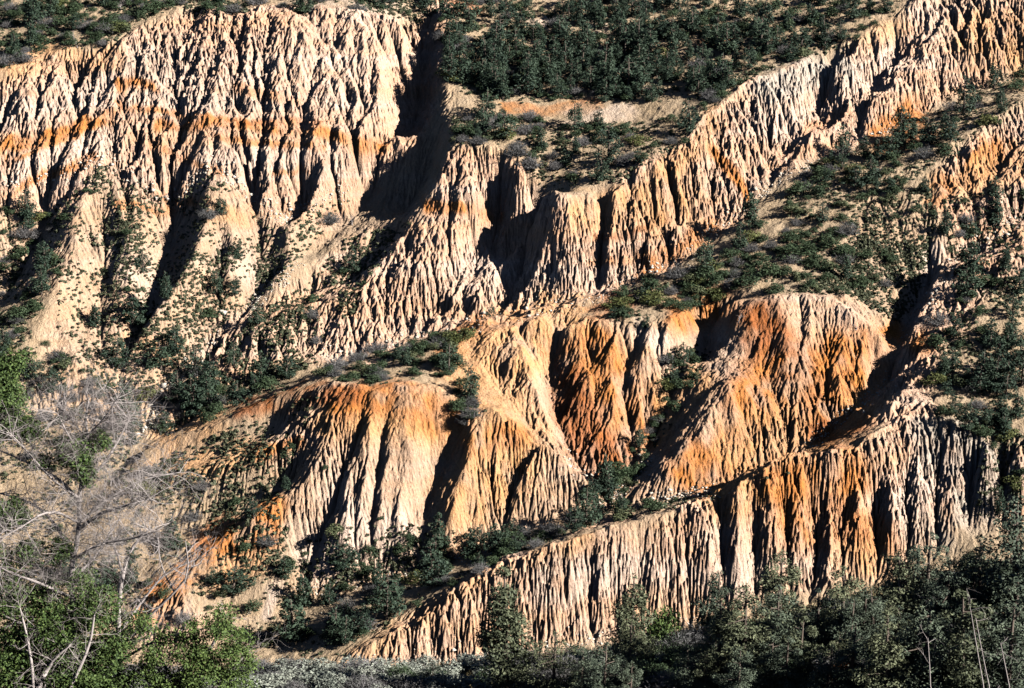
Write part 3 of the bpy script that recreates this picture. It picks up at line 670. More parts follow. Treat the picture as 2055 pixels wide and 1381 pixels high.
CON = [conifer_parts(100 + i, width=w, tall=t, open_=o) for i, (w, t, o) in enumerate([(.30, True, 0), (.36, False, .15), (.26, True, .1), (.42, False, .1), (.33, True, .25), (.40, False, .3)])]
CON_ME = [(c.mesh('crown', M_PINE), t.mesh('trunk', M_BARK)) for c, t in CON]
M_BUSH2 = leaf_material('yellow_green_leaves', (.05, .065, .02), (.13, .14, .045))
SHR_ME = [shrub_mb(200 + i, n=(900, 1100, 700, 900, 800)[i], flat=(.7, .55, .9, .7, .8)[i], lobes=(14, 18, 9, 12, 7)[i]).mesh('shrub', (M_BUSH, M_BUSH, M_BUSH, M_BUSH2, M_OLIVE)[i]) for i in range(5)]
GRY_ME = [twiggy_mb(300 + i).mesh('grey_shrub', M_GREY) for i in range(4)]

WORDS = ['first', 'second', 'third', 'fourth', 'fifth', 'sixth', 'seventh', 'eighth', 'ninth', 'tenth', 'eleventh', 'twelfth', 'thirteenth', 'fourteenth', 'fifteenth', 'sixteenth', 'seventeenth', 'eighteenth', 'nineteenth', 'twentieth'] + ['%dth' % k for k in range(21, 60)]
ITEMS = []       # (kind, x, y, height, zone, variant, px)
def put(kind, px, py, h, zone, var=None, w=1.0):
    s = spot(px, py)
    if s is None: return
    ITEMS.append(dict(kind=kind, x=s[0], y=s[1], h=h, zone=zone, px=px, py=py, var=var, w=w))
# zone: name for the label, polygon, pinyons, green shrubs, grey shrubs, low tufts
ZONES = [
 ('on the low ground behind the half dead oak', [(0,900),(250,930),(300,960),(240,1150),(400,1180),(430,1270),(250,1300),(200,1381),(0,1381)], 4, 14, 6, 600),
 ('on the top left plateau rim', [(0,0),(330,0),(345,20),(265,50),(235,92),(110,96),(0,145)], 7, 44, 20, 500),
 ('above the upper left cliff top', [(330,0),(700,0),(640,8),(600,38),(520,22),(400,36)], 3, 15, 9, 220),
 ('on the bare shoulder left of the ravine head', [(700,0),(870,0),(850,50),(800,35),(700,25)], 4, 8, 4, 200),
 ('at the top left of the wooded plateau', [(880,0),(1130,0),(1110,95),(960,110),(880,70)], 11, 15, 8, 260),
 ('at the top middle of the wooded plateau', [(1130,0),(1390,0),(1380,105),(1110,95)], 34, 14, 5, 150),
 ('at the top right of the wooded plateau', [(1390,0),(1820,0),(1700,100),(1540,140),(1380,105)], 34, 26, 8, 330),
 ('in the lower woods right of the ravine', [(880,75),(960,110),(1110,98),(1100,205),(1000,212),(900,180)], 42, 20, 10, 150),
 ('in the dense woods of the plateau centre', [(1110,98),(1380,108),(1400,200),(1290,212),(1100,205)], 64, 18, 6, 120),
 ('on the plateau edge above the middle cliff', [(1380,108),(1540,142),(1450,200),(1400,240),(1400,200)], 10, 14, 4, 130),
 ('on the left half of the shelf below the scarp', [(905,235),(1090,245),(1100,380),(1060,345),(1010,290),(905,292)], 5, 16, 14, 260),
 ('on the right half of the shelf below the scarp', [(1100,250),(1290,245),(1410,235),(1380,285),(1290,335),(1240,365),(1115,382)], 10, 20, 8, 260),
 ('on the middle ridge, upper end', [(1620,330),(1740,300),(1850,345),(1780,400),(1700,440),(1560,440)], 9, 18, 5, 220),
 ('on the middle ridge where it widens', [(1480,470),(1560,440),(1700,440),(1700,530),(1600,570),(1440,560)], 3, 30, 9, 180),
 ('on the middle ridge above the orange slopes', [(1240,600),(1300,562),(1440,535),(1480,580),(1450,600),(1340,640),(1220,640)], 2, 26, 8, 80),
 ('in the shaded hollow at the upper right', [(1760,320),(1850,250),(1960,180),(2055,130),(2055,205),(1960,270),(1850,350)], 12, 14, 3, 200),
 ('on the speckled slope right of the middle ridge', [(1700,440),(1860,370),(1880,450),(1840,600),(1800,650),(1700,590),(1580,590),(1700,530)], 1, 7, 1, 1300),
 ('on the flat crest of the lower middle ridge', [(640,745),(760,708),(930,665),(940,690),(930,720),(900,760),(740,775),(660,762)], 3, 26, 10, 70),
 ('in the red notch beside the twin fans', [(890,740),(940,720),(950,800),(990,822),(930,850),(905,800)], 1, 7, 3, 20),
 ('on the left foot slope under the cliff', [(0,420),(110,440),(100,560),(60,700),(0,700)], 4, 18, 9, 300),
 ('on the lower left slope above the bare oak', [(0,700),(120,690),(240,800),(290,870),(250,930),(0,900)], 9, 22, 12, 260),
 ('among the pale spurs of the left slope', [(110,420),(210,330),(340,410),(430,340),(560,440),(700,390),(640,480),(530,590),(420,680),(320,800),(220,800),(120,680)], 3, 12, 2, 2100),
 ('on the speckled side slope below the ravine', [(700,480),(830,440),(740,560),(690,690),(620,740),(480,800),(340,870),(400,720),(600,580)], 2, 9, 2, 1300),
 ('in the wash below the left slope', [(290,800),(420,740),(560,770),(640,760),(480,830),(320,880)], 9, 13, 4, 130),
 ('on the long ridges left of the fans', [(640,790),(560,1010),(430,1110),(260,1140),(270,950),(420,880)], 1, 6, 3, 800),
 ('on the low orange spur by the bare oak', [(560,1020),(610,1190),(540,1280),(420,1270),(380,1180),(440,1110)], 0, 3, 1, 220),
 ('in the left brush strip behind the lowest cliff', [(500,1290),(600,1200),(700,1180),(850,1152),(880,1190),(820,1228),(690,1322),(560,1330)], 12, 16, 8, 60),
 ('in the right brush strip behind the lowest cliff', [(850,1152),(960,1105),(1100,1060),(1215,1030),(1180,1062),(1050,1112),(880,1190)], 12, 14, 8, 40),
 ('on the foot of the twin fans', [(600,1090),(700,1060),(860,1060),(1000,1080),(850,1150),(600,1190)], 1, 8, 1, 320),
 ('in the brushy gully beside the amphitheatre', [(1335,700),(1435,700),(1370,800),(1300,930),(1260,990),(1200,1020),(1180,1000),(1320,840)], 4, 30, 5, 160),
 ('on the slope above the right gully', [(1890,400),(2055,380),(2055,560),(1930,600),(1900,520)], 4, 8, 2, 320),
 ('in the upper grove right of the gully', [(1880,620),(2000,560),(2055,560),(2055,720),(1860,740)], 5, 8, 3, 260),
 ('in the lower grove right of the gully', [(1840,760),(2055,720),(2055,900),(1960,880),(1890,845)], 20, 12, 4, 120),
 ('on the grey slope at the right edge', [(1970,895),(2055,905),(2055,1035),(1960,1035)], 1, 4, 0, 90),
 ('along the winding line above the lowest cliff', [(1240,1030),(1450,985),(1600,915),(1600,930),(1450,1000),(1240,1050)], 0, 5, 0, 60),
]
CLUMP = vnoise((140, 206), 34, 818, 2)
def scatter(poly, n, r, mind, clump=0):
    xs_ = [p[0] for p in poly]; ys_ = [p[1] for p in poly]; out = []; tries = 0
    while len(out) < n and tries < n * 60:
        tries += 1
        x = r.uniform(min(xs_), max(xs_)); y = r.uniform(min(ys_), max(ys_))
        if not inside(poly, np.array([x]), np.array([y]))[0]: continue
        if clump and CLUMP[min(139, max(0, int(y / 10))), min(205, max(0, int(x / 10)))] < r.normal(0, .6): continue
        if mind and any((x - a) ** 2 + ((y - b) * 1.4) ** 2 < mind * mind for a, b in out): continue
        out.append((x, y))
    return out
r = np.random.default_rng(99)
TUFTS = []
for name, poly, nt_, ns_, ng_, nf_ in ZONES:
    for px, py in scatter(poly, nt_, r, 14): put('pinyon', px, py, float(np.clip(r.lognormal(1.48, .25), 2.8, 7.0)), name)
    for px, py in scatter(poly, int(ns_ * (1.9 if 'plateau' in name or 'middle ridge' in name or 'woods' in name else 1.1)), r, 7): put('shrub', px, py, float(np.clip(r.lognormal(.55, .33), .9, 3.0)), name)
    for px, py in scatter(poly, ng_, r, 9): put('grey', px, py, float(np.clip(r.lognormal(.45, .25), .9, 2.3)), name)
    for px, py in scatter(poly, int(nf_ * 1.6), r, 0, 1): TUFTS.append((px, py))
# single trees and bushes one can pick out
SPURS_ = 'among the pale spurs of the left slope'; RG_ = 'on the speckled slope right of the middle ridge'
for kind, px, py, h, zone, w in [
 ('pinyon', 285, 548, 3.9, SPURS_, 1.0), ('pinyon', 265, 655, 5.6, SPURS_, 1.5), ('pinyon', 332, 602, 5.0, SPURS_, .9), ('pinyon', 478, 522, 4.2, SPURS_, .8), ('pinyon', 470, 592, 3.4, SPURS_, 1.1),
 ('pinyon', 352, 712, 5.4, SPURS_, .9), ('pinyon', 322, 738, 4.6, SPURS_, 1.5), ('pinyon', 232, 738, 5.2, SPURS_, 1.2), ('pinyon', 85, 590, 5.2, 'on the left foot slope under the cliff', 1.0),
 ('pinyon', 515, 655, 4.0, 'on the speckled side slope below the ravine', 1.1), ('pinyon', 385, 838, 5.6, 'in the wash below the left slope', 1.4), ('pinyon', 262, 860, 6.2, 'on the lower left slope above the bare oak', 1.0), ('pinyon', 248, 820, 5.0, 'on the lower left slope above the bare oak', 1.0),
 ('pinyon', 575, 762, 4.0, 'in the wash below the left slope', 1.2), ('pinyon', 690, 1140, 4.4, 'on the foot of the twin fans', 1.5), ('shrub', 878, 1122, 2.1, 'on the foot of the twin fans', 1.0), ('shrub', 768, 1042, 1.1, 'on the foot of the twin fans', 1.0),
 ('shrub', 493, 1105, 2.0, 'on the low orange spur by the bare oak', 1.0), ('shrub', 511, 1228, 2.5, 'on the low orange spur by the bare oak', 1.1), ('pinyon', 468, 1190, 4.2, 'on the low orange spur by the bare oak', 1.3), ('pinyon', 575, 1165, 3.8, 'on the low orange spur by the bare oak', 1.0), ('pinyon', 425, 1175, 3.0, 'on the low orange spur by the bare oak', 1.0), ('pinyon', 345, 1100, 5.0, 'on the long ridges left of the fans', 1.5),
 ('shrub', 1702, 520, 2.2, RG_, 1.25), ('shrub', 1740, 520, 1.9, RG_, 1.1), ('shrub', 1640, 586, 1.7, RG_, 1.3), ('shrub', 1687, 590, 1.8, RG_, 1.1), ('shrub', 1708, 580, 1.6, RG_, 1.1), ('shrub', 1792, 522, 1.2, RG_, 1.0),
 ('pinyon', 985, 648, 3.2, 'on the flat crest of the lower middle ridge', .7), ('pinyon', 1190, 1000, 3.4, 'in the brushy gully beside the amphitheatre', 1.1), ('pinyon', 1222, 1005, 4.4, 'in the brushy gully beside the amphitheatre', .8), ('pinyon', 1245, 1035, 3.8, 'in the brushy gully beside the amphitheatre', 1.0),
 ('pinyon', 1690, 340, 3.6, 'on the middle ridge, upper end', 1.0), ('pinyon', 1855, 388, 3.2, 'on the middle ridge, upper end', .8), ('shrub', 1605, 430, 2.6, 'on the middle ridge where it widens', 1.5), ('shrub', 1590, 520, 2.8, 'on the middle ridge where it widens', 1.5), ('shrub', 1500, 575, 2.4, 'on the middle ridge where it widens', 1.4), ('shrub', 1555, 590, 2.4, 'on the middle ridge where it widens', 1.5),
 ('pinyon', 1895, 470, 4.6, 'on the slope above the right gully', 1.0), ('pinyon', 1940, 480, 3.6, 'on the slope above the right gully', 1.3), ('shrub', 650, 942, 1.0, 'on the long ridges left of the fans', 1.0), ('pinyon', 575, 985, 2.6, 'on the long ridges left of the fans', 1.0), ('pinyon', 1230, 640, 2.0, 'on the middle ridge above the orange slopes', 1.3), ('pinyon', 1295, 660, 2.6, 'on the middle ridge above the orange slopes', 1.0),
 ('pinyon', 1915, 680, 5.0, 'in the upper grove right of the gully', .6), ('pinyon', 1985, 700, 5.0, 'in the upper grove right of the gully', 1.2)]:
    put(kind, px, py, h, zone, w=w)

KINDS = {
 'pinyon': ('pinyon_pine', 'pinyon pine', 'pinyons scattered over the slopes', ('slender dark pinyon', 'bushy dark pinyon', 'tall dark pinyon')),
 'shrub': ('green_shrub', 'shrub', 'green shrubs scattered over the slopes', ('small green shrub', 'green shrub', 'large green shrub')),
 'grey': ('grey_shrub', 'shrub', 'grey leafless shrubs on the slopes', ('small grey shrub', 'grey twiggy shrub', 'large grey shrub'))}
def size_word(it):
    lo, hi = {'pinyon': (3.4, 4.8), 'shrub': (1.35, 1.9), 'grey': (1.4, 1.8)}[it['kind']]
    return KINDS[it['kind']][3][0 if it['h'] < lo else (2 if it['h'] > hi else 1)]
CAPS = {'pinyon': 290, 'shrub': 165, 'grey': 190}
REST = []
for kd, cap in CAPS.items():
    L_ = sorted([i for i in ITEMS if i['kind'] == kd], key=lambda i: -i['h'] * i['w'] / i['y'])
    REST += L_[cap:]
ids = {id(i) for i in REST}
ITEMS = [i for i in ITEMS if id(i) not in ids]
groups = {}
for it in ITEMS:
    it['word'] = size_word(it); groups.setdefault((it['word'], it['zone']), []).append(it)
for (w_, z_), L_ in groups.items():
    L_.sort(key=lambda i: i['px'])
    for i, it in enumerate(L_):
        if len(L_) == 1: it['label'] = f'{w_} standing {z_}'
        elif i == 0: it['label'] = f'leftmost {w_} {z_}'
        elif i == len(L_) - 1: it['label'] = f'rightmost {w_} {z_}'
        else: it['label'] = f'{w_}, {WORDS[min(i, 50)]} from left {z_}' if len(z_.split()) < 12 else f'{w_.split()[-3]} {w_.split()[-1]}, {WORDS[min(i, 50)]} from left {z_}'
for it in ITEMS:
    if len(it['label'].replace(',', '').split()) > 16: print('LONG', it['label'])
def settle(x, y, h):
    return ground_z(x, y) - 0.04 * h
for it in ITEMS:
    nm, cat, grp, _ = KINDS[it['kind']]
    x, y, h = it['x'], it['y'], it['h']
    rz = r.uniform(0, 6.283); sw = h * it['w'] * r.uniform(.95, 1.4)
    if it['kind'] == 'pinyon':
        cm, tm = CON_ME[r.integers(len(CON_ME))]
        o = bpy.data.objects.new(nm, None)
        for part, m_ in (('crown', cm), ('trunk', tm)):
            c = bpy.data.objects.new(part, m_); c.parent = o; scn.collection.objects.link(c)
    elif it['kind'] == 'shrub': o = bpy.data.objects.new(nm, SHR_ME[r.integers(5)])
    else: o = bpy.data.objects.new(nm, GRY_ME[r.integers(4)])
    k = 1.0 if it['kind'] == 'pinyon' else 1.25
    o.location = (x, y, settle(x, y, h)); o.rotation_euler = (0, 0, rz); o.scale = (sw * k, sw * k, h * (1 if it['kind'] == 'pinyon' else 1.1))
    o['label'] = it['label']; o['category'] = cat; o['group'] = grp
    scn.collection.objects.link(o)

# the smallest plants beyond what one would count, one mass per kind
def mass(items, protos, name, label, mat, cat):
    mb = MB(); cache = {}
    for k, it in enumerate(items):
        p = protos[k % len(protos)]
        if p.name not in cache:
            V = np.empty(len(p.vertices) * 3, np.float32); p.vertices.foreach_get('co', V)
            F = np.empty(len(p.loops), np.int32); p.loops.foreach_get('vertex_index', F)
            cache[p.name] = (V.reshape(-1, 3), F.reshape(-1, 4))
        V, F = cache[p.name]; an = k * 2.39; c, s_ = math.cos(an), math.sin(an)
        kk = 1.25 if cat == 'shrub' else 1.0; sw = it['h'] * it['w'] * kk * 1.2
        W = V * np.array([sw, sw, it['h'] * (1.1 if cat == 'shrub' else 1)])
        W = np.stack([W[:, 0] * c - W[:, 1] * s_, W[:, 0] * s_ + W[:, 1] * c, W[:, 2]], 1) + np.array([it['x'], it['y'], settle(it['x'], it['y'], it['h'])])
        mb.add(W, F)
    if not mb.V: return
    o = bpy.data.objects.new(name, mb.mesh(name, mat)); o['kind'] = 'stuff'; o['label'] = label; o['category'] = cat; scn.collection.objects.link(o)
for _ in range(260):                           # brush past the edges of the view
    e = r.random(); x_, y_ = (r.uniform(-190, -92), r.uniform(265, 470)) if e < .3 else ((r.uniform(98, 190), r.uniform(265, 470)) if e < .6 else (r.uniform(-150, 150), r.uniform(450, 560)))
    REST.append(dict(kind='shrub', x=x_, y=y_, h=r.uniform(1, 2.6), w=1.3))
mass([i for i in REST if i['kind'] == 'shrub'], SHR_ME, 'green_brush', 'the smaller green brush dotted over the far slopes', M_BUSH, 'shrub')
mass([i for i in REST if i['kind'] == 'grey'], GRY_ME, 'grey_brush', 'the smaller grey twiggy brush on the far slopes', M_GREY, 'shrub')
mass([i for i in REST if i['kind'] == 'pinyon'], [c for c, t in CON_ME], 'young_pinyons', 'the smaller young pinyons between the bigger ones', M_PINE, 'pine tree')

# low scrub and bunch grass: nobody could count it
def tufts_object(pts, name, mat, label, seed, smin, smax, per=16):
    r = np.random.default_rng(seed); n = len(pts); P = np.zeros((n, 3)); S = np.zeros(n); k = 0
    for px, py in pts:
        s = (px[0], px[1]) if py is None else spot(px + r.normal(0, 2), py + r.normal(0, 2))
        if s is None: continue
        x, y = s[0] + r.uniform(-.15, .15), s[1] + r.uniform(-.2, .2)
        P[k] = (x, y, ground_z(x, y)); S[k] = r.uniform(smin, smax) * (1.6 if r.random() < .06 else 1); k += 1
    P, S = P[:k], S[:k]
    d = r.normal(0, 1, (k, per, 3)); d[..., 2] = np.abs(d[..., 2]); d /= np.linalg.norm(d, axis=2, keepdims=True)
    C = (P[:, None] + d * (S[:, None, None] * r.uniform(.5, 1, (k, per, 1))) * np.array([1, 1, .8])).reshape(-1, 3)
    sz = np.repeat(S, per)[:, None] * .85
    a = d.reshape(-1, 3) + r.normal(0, .4, (k * per, 3)); u = np.cross(a, r.normal(0, 1, (k * per, 3))); u /= np.linalg.norm(u, axis=1, keepdims=True); v = np.cross(a / np.linalg.norm(a, axis=1, keepdims=True), u)
    V = np.stack([C - u * sz * .6, C + v * sz * .45, C + u * sz * .6, C - v * sz * .45], 1).reshape(-1, 3)
    mb = MB(); mb.add(V, np.arange(4 * k * per).reshape(-1, 4))
    o = bpy.data.objects.new(name, mb.mesh(name, mat)); o['kind'] = 'stuff'; o['label'] = label; o['category'] = 'scrub'
    scn.collection.objects.link(o)
for _ in range(5000):                          # and on past the edges of the view
    e = r.random()
    if e < .3: TUFTS.append(((r.uniform(-190, -88), r.uniform(265, 470)), None))
    elif e < .6: TUFTS.append(((r.uniform(94, 190), r.uniform(265, 470)), None))
    else: TUFTS.append(((r.uniform(-150, 150), r.uniform(446, 560)), None))
tufts_object(TUFTS, 'low_scrub', M_TUFT, 'low dark scrub speckling the pale slopes', 5, .18, .38)

# loose stones and crumbled silt at the cliff feet and in the washes
def rubble(n, seed):
    r = np.random.default_rng(seed); runs = [L for L in LINES if len(L) >= 3]
    V = []; F = []; k = 0
    base = np.array([(1,0,0),(-1,0,0),(0,1,0),(0,-1,0),(0,0,1),(0,0,-1)], float)
    fc = np.array([(0,2,4),(2,1,4),(1,3,4),(3,0,4),(2,0,5),(1,2,5),(3,1,5),(0,3,5)])
    feet = [(0,380,210,320),(210,320,340,410),(340,410,430,330),(430,330,560,440),(560,440,690,380),(600,525,480,642),(480,642,320,800),(320,800,290,870),(640,725,870,668),(870,668,1200,597),(1200,597,1370,517),(1370,517,1560,357),(1560,357,1800,250),(590,1190,850,1150),(850,1150,1000,1090),(1215,1020,1300,930),(1300,1010,1450,985),(1620,893,1785,770),(1815,690,1895,550),(1895,550,2055,430),(700,1340,980,1322),(980,1322,1400,1242),(1130,908,1215,1010)]
    for _ in range(n):
        a = feet[r.integers(len(feet))]; t = r.random()
        s = spot(a[0] + (a[2] - a[0]) * t + r.normal(0, 9), a[1] + (a[3] - a[1]) * t + r.normal(0, 9))
        if s is None or s[1] < 240: continue
        x, y = s[0] + r.uniform(-.3, .3), s[1] + r.uniform(-.3, .3); q = float(np.clip(r.lognormal(-2.2, .55), .05, .55))
        V.append(base * r.uniform(.6, 1.2, (6, 1)) * q * [1, .9, .7] + r.normal(0, .12 * q, (6, 3)) + [x, y, ground_z(x, y) + .2 * q]); F.append(fc + 6 * k); k += 1
    mb = MB(); mb.add(np.concatenate(V), np.concatenate(F))
    o = bpy.data.objects.new('rubble', mb.mesh('rubble', M_ROCK)); o['kind'] = 'stuff'; o['label'] = 'pale rubble strewn along the cliff feet and washes'; o['category'] = 'rubble'; scn.collection.objects.link(o)
rubble(7000, 31)
# ------------------------------------------------------------------ boulders and snags on the far slope
def boulder_mesh(seed):
    r = np.random.default_rng(seed); n = 14
    th = np.linspace(0, math.pi, n); ph = np.linspace(0, 2 * math.pi, 2 * n, endpoint=False)
    d = np.stack([np.outer(np.sin(th), np.cos(ph)), np.outer(np.sin(th), np.sin(ph)), np.outer(np.cos(th), np.ones(2 * n))], -1)
    rad = np.ones(d.shape[:2])
    for _ in range(9):
        a = r.normal(0, 1, 3); a /= np.linalg.norm(a); c = r.uniform(.55, .9)
        dd = d @ a; rad = np.minimum(rad, np.where(dd > .05, c / np.maximum(dd, .05), 9))
    V = (d * rad[..., None] * np.array([1, .8, .75])).reshape(-1, 3) * .5
    F = [(i * 2 * n + j, i * 2 * n + (j + 1) % (2 * n), (i + 1) * 2 * n + (j + 1) % (2 * n), (i + 1) * 2 * n + j) for i in range(n - 1) for j in range(2 * n)]
    mb = MB(); mb.add(V, np.array(F)); return mb.mesh('boulder', M_ROCK)
BM = [boulder_mesh(i) for i in range(4)]
for i, (px, py, w, lab) in enumerate([
    (446, 632, 1.6, 'rounded white boulder at the top of the wash under the pale spurs'),
    (432, 696, 1.3, 'pale boulder beside the cut of the wash'), (328, 778, 1.4, 'white boulder at the lower end of the wash'),
    (370, 724, .8, 'small pale rock just above the wash trees'), (405, 728, .9, 'small pale rock on the light mound by the wash'),
    (65, 1278, 2.6, 'large pinkish boulder glimpsed through the oak leaves'), (285, 868, .9, 'small pale rock where the wash leaves the slope'),
    (1878, 585, .8, 'small white rock in the right gully'), (1945, 520, .9, 'white stone slab near the head of the right gully'),
    (1095, 40, .8, 'small white rock at the top of the wooded plateau')]):
    s = spot(px, py)
    o = bpy.data.objects.new('boulder', BM[i % 4]); o.location = (s[0], s[1], ground_z(*s) + .2 * w)
    o.scale = (w, w, w); o.rotation_euler = (.2 * i, .3 * i, 1.3 * i); o['label'] = lab; o['category'] = 'boulder'
    scn.collection.objects.link(o)
def branch_tree(mb, p0, d0, L, r0, depth, r, spread=.7, kids=(2, 4), grav=0.0, k=5, tips=None, wig=.16):
    n = 4; P = [np.array(p0, float)]; d = np.array(d0, float); R = []
    for i in range(n):
        d = d + r.normal(0, wig, 3) + np.array([0, 0, grav]); d /= np.linalg.norm(d); P.append(P[-1] + d * L / n)
    R = [r0 * (1 - .55 * i / n) for i in range(n + 1)]
    if depth == 0: R[-1] = r0 * .25
    mb.add(*tube(P, R, k if r0 > .015 else 3))
    if depth == 0:
        if tips is not None: tips.append((P[-1], d))
        return
    for c in range(r.integers(*kids) + 1):
        i = r.integers(1, n + 1); q = P[i]
        nd = d + r.normal(0, spread, 3); nd /= np.linalg.norm(nd)
        branch_tree(mb, q, nd, L * r.uniform(.5, .8), R[i] * .62, depth - 1, r, spread, kids, grav, k, tips, wig)
def simple_thing(name, parts, label, cat, group=None, loc=(0, 0, 0)):
    o = bpy.data.objects.new(name, None); o.location = loc; o['label'] = label; o['category'] = cat
    if group: o['group'] = group
    scn.collection.objects.link(o)
    for pn, m_ in parts:
        c = bpy.data.objects.new(pn, m_); c.parent = o; scn.collection.objects.link(c)
    return o
for i, (px, py, h, lab) in enumerate([
    (709, 452, 1.7, 'thin white snag standing in the shadow under the big ravine'), (1466, 146, 2.4, 'bleached snag leaning at the edge of the plateau woods'),
    (316, 352, 1.6, 'small dead tree on the spur below the left cliff'), (243, 22, 3.2, 'pinkish bare tree at the top of the left plateau'), (158, 95, 3.0, 'bare pale tree near the left cliff rim'),
    (785, 700, 1.9, 'small bare tree on the lower middle ridge crest'), (1480, 650, 1.8, 'dead white brush hanging under the amphitheatre rim'), (1720, 660, 1.2, 'dead snag near the middle of the amphitheatre rim'),
    (505, 20, 2.6, 'bare grey tree above the left cliff'), (1060, 330, 2.2, 'pinkish bare tree on the shelf edge'), (1105, 345, 2.2, 'bare mauve tree right of the other on the shelf edge')]):
    s = spot(px, py); rr = np.random.default_rng(900 + i); mb = MB()
    branch_tree(mb, (0, 0, -.1), (rr.normal(0, .15), 0, 1), h * .6, .07, 3, rr)
    o = bpy.data.objects.new('dead_tree', mb.mesh('dead_tree', M_DEAD)); o.location = (s[0], s[1], ground_z(*s)); o['label'] = lab; o['category'] = 'dead tree'
    scn.collection.objects.link(o)

# ------------------------------------------------------------------ trees on the near shelf
def near_spot(px, py):
    """where a plant with its foot at that pixel stands on the near shelf"""
    kx, kz = ray(px, py)
    ys_ = np.linspace(100, YS - .2, 240); g = near_z(kx * ys_, ys_)
    hit = np.nonzero(g >= kz * ys_)[0]
    Y = float(ys_[hit[0]]) if len(hit) else YS - .2
    return float(kx * Y), Y
def height_to(px, py_top, x, y):
    z0 = ground_z(x, y); zt = ray(px, py_top)[1] * y
    return max(.5, zt - z0), z0
NEARV = {}
def near_conifer(px, pyb, pyt, w, mat, label, seed, open_=.15, tall=True, n=7000, name='pine_tree'):
    x, y = near_spot(px, pyb); h, z0 = height_to(px, pyt, x, y)
    key = (seed % 7, round(w, 2), mat.name, open_, tall)
    if key not in NEARV:
        c, t = conifer_parts(700 + seed, n=n, leaf=.015, width=w, tall=tall, open_=open_)
        NEARV[key] = (c.mesh('crown', mat), t.mesh('trunk', M_BARK))
    c, t = NEARV[key]
    o = simple_thing(name, (('crown', c), ('trunk', t)), label, 'pine tree', 'trees on the near shelf', (x, y, z0 - .1))
    o.scale = (h * 1.2, h * 1.2, h); o.rotation_euler = (0, 0, seed * 1.7)
for i, a in enumerate([
    (1013, 1400, 1130, .15, M_NEAROLIVE, 'tall ragged pine with a bare lower trunk, standing alone before the pale cliff', .42, True),
    (1266, 1345, 1146, .22, M_NEAROLIVE, 'ragged grey green pine beside a brighter bush, before the pale cliff', .35, True),
    (1440, 1392, 1195, .24, M_NEAROLIVE, 'thin pine with a leaning dark trunk at the left end of the near woods', .45, True),
    (1492, 1390, 1165, .26, M_NEAROLIVE, 'open crowned pine right of the leaning one', .35, False),
    (1556, 1345, 1165, .30, M_NEARPINE, 'short dark pine with a brown trunk below the orange cliff foot', .42, False),
    (1640, 1330, 1178, .34, M_NEARPINE, 'low dark pine below the deep cliff recess', .35, False),
    (1690, 1320, 1128, .28, M_NEAROLIVE, 'olive pine whose top overlaps the cliff foot', .42, False),
    (1752, 1320, 1165, .34, M_NEARPINE, 'bushy pine between the olive pine and the green one', .35, False),
    (1808, 1290, 1100, .32, M_NEAROLIVE, 'bright green bushy pine touching the grey cliff', .1, False),
    (1895, 1290, 1120, .34, M_NEARPINE, 'dark pine in the shade right of the green one', .35, False),
    (1965, 1260, 1070, .36, M_NEARPINE, 'broad blue green pine in the dark corner', .35, False),
    (2032, 1280, 985, .27, M_NEARPINE, 'tall blue green conifer at the right edge', .05, True),
    (2060, 1340, 1150, .34, M_NEARPINE, 'pine cut by the right edge of the view', .35, False),
    (1600, 1400, 1235, .32, M_NEAROLIVE, 'middle sized pine in the second row, left', .42, False),
    (1705, 1410, 1235, .32, M_NEARPINE, 'dark pine in front of the olive pine', .35, False),
    (1775, 1430, 1215, .30, M_NEAROLIVE, 'tall pine of the front row in the near woods', .3, True),
    (1850, 1420, 1200, .34, M_NEARPINE, 'wide dark pine in front of the bright green one', .35, False),
    (1930, 1430, 1180, .30, M_NEAROLIVE, 'grey green pine behind the white stems', .42, False),
    (2015, 1440, 1200, .32, M_NEARPINE, 'dark pine in the bottom right corner', .35, False),
    (1545, 1410, 1275, .36, M_NEARPINE, 'low rounded pine at the bottom, right of the grey sage', .1, False),
    (1660, 1420, 1290, .36, M_NEARPINE, 'low dark pine at the very bottom of the near woods', .1, False),
    (1480, 1420, 1290, .38, M_NEARPINE, 'squat pine at the bottom of the open crowned one', .1, False),
    (1110, 1400, 1262, .40, M_NEAROLIVE, 'squat green pine right of the lone tall pine', .15, False),
    (1165, 1400, 1292, .42, M_NEARPINE, 'small bushy pine third right of the lone tall pine', .15, False),
    (1212, 1410, 1285, .42, M_NEARPINE, 'low bushy pine left of the bright bush', .15, False),
    (1385, 1400, 1290, .42, M_NEARPINE, 'low pine in the gap before the near woods', .15, False),
    (870, 1385, 1325, .50, M_NEARPINE, 'smallest pine on the shelf, near the cliff foot', .1, False)]):
    near_conifer(a[0], a[1], a[2], a[3], a[4], a[5], i, a[6], a[7])
rp = np.random.default_rng(555); extra = []
for x0, x1, y0, y1, n in ((1400, 1560, 1290, 1420, 4), (1560, 1720, 1240, 1420, 5), (1720, 1880, 1210, 1420, 7), (1880, 2070, 1170, 1420, 9), (1240, 1400, 1350, 1420, 2)):
    for _ in range(n): extra.append((rp.uniform(x0, x1), rp.uniform(y0, y1), x0))
extra.sort()
for k_, (px, py, x0) in enumerate(extra):
    i_ = [e for e in extra if e[2] == x0].index((px, py, x0))
    ph = {1240: 'in the gap before the near woods', 1400: 'at the left end of the near woods', 1560: 'near the rusty bush', 1720: 'in the middle of the near woods', 1880: 'around the white stems'}[x0]
    near_conifer(px, py, py - rp.uniform(90, 170), rp.choice([.28, .34]), M_NEAROLIVE if k_ % 3 == 0 else M_NEARPINE, f'filler pine {ph}'.replace('filler', WORDS[i_]) + ', counted from left', 20 + k_ % 5, .4, False)
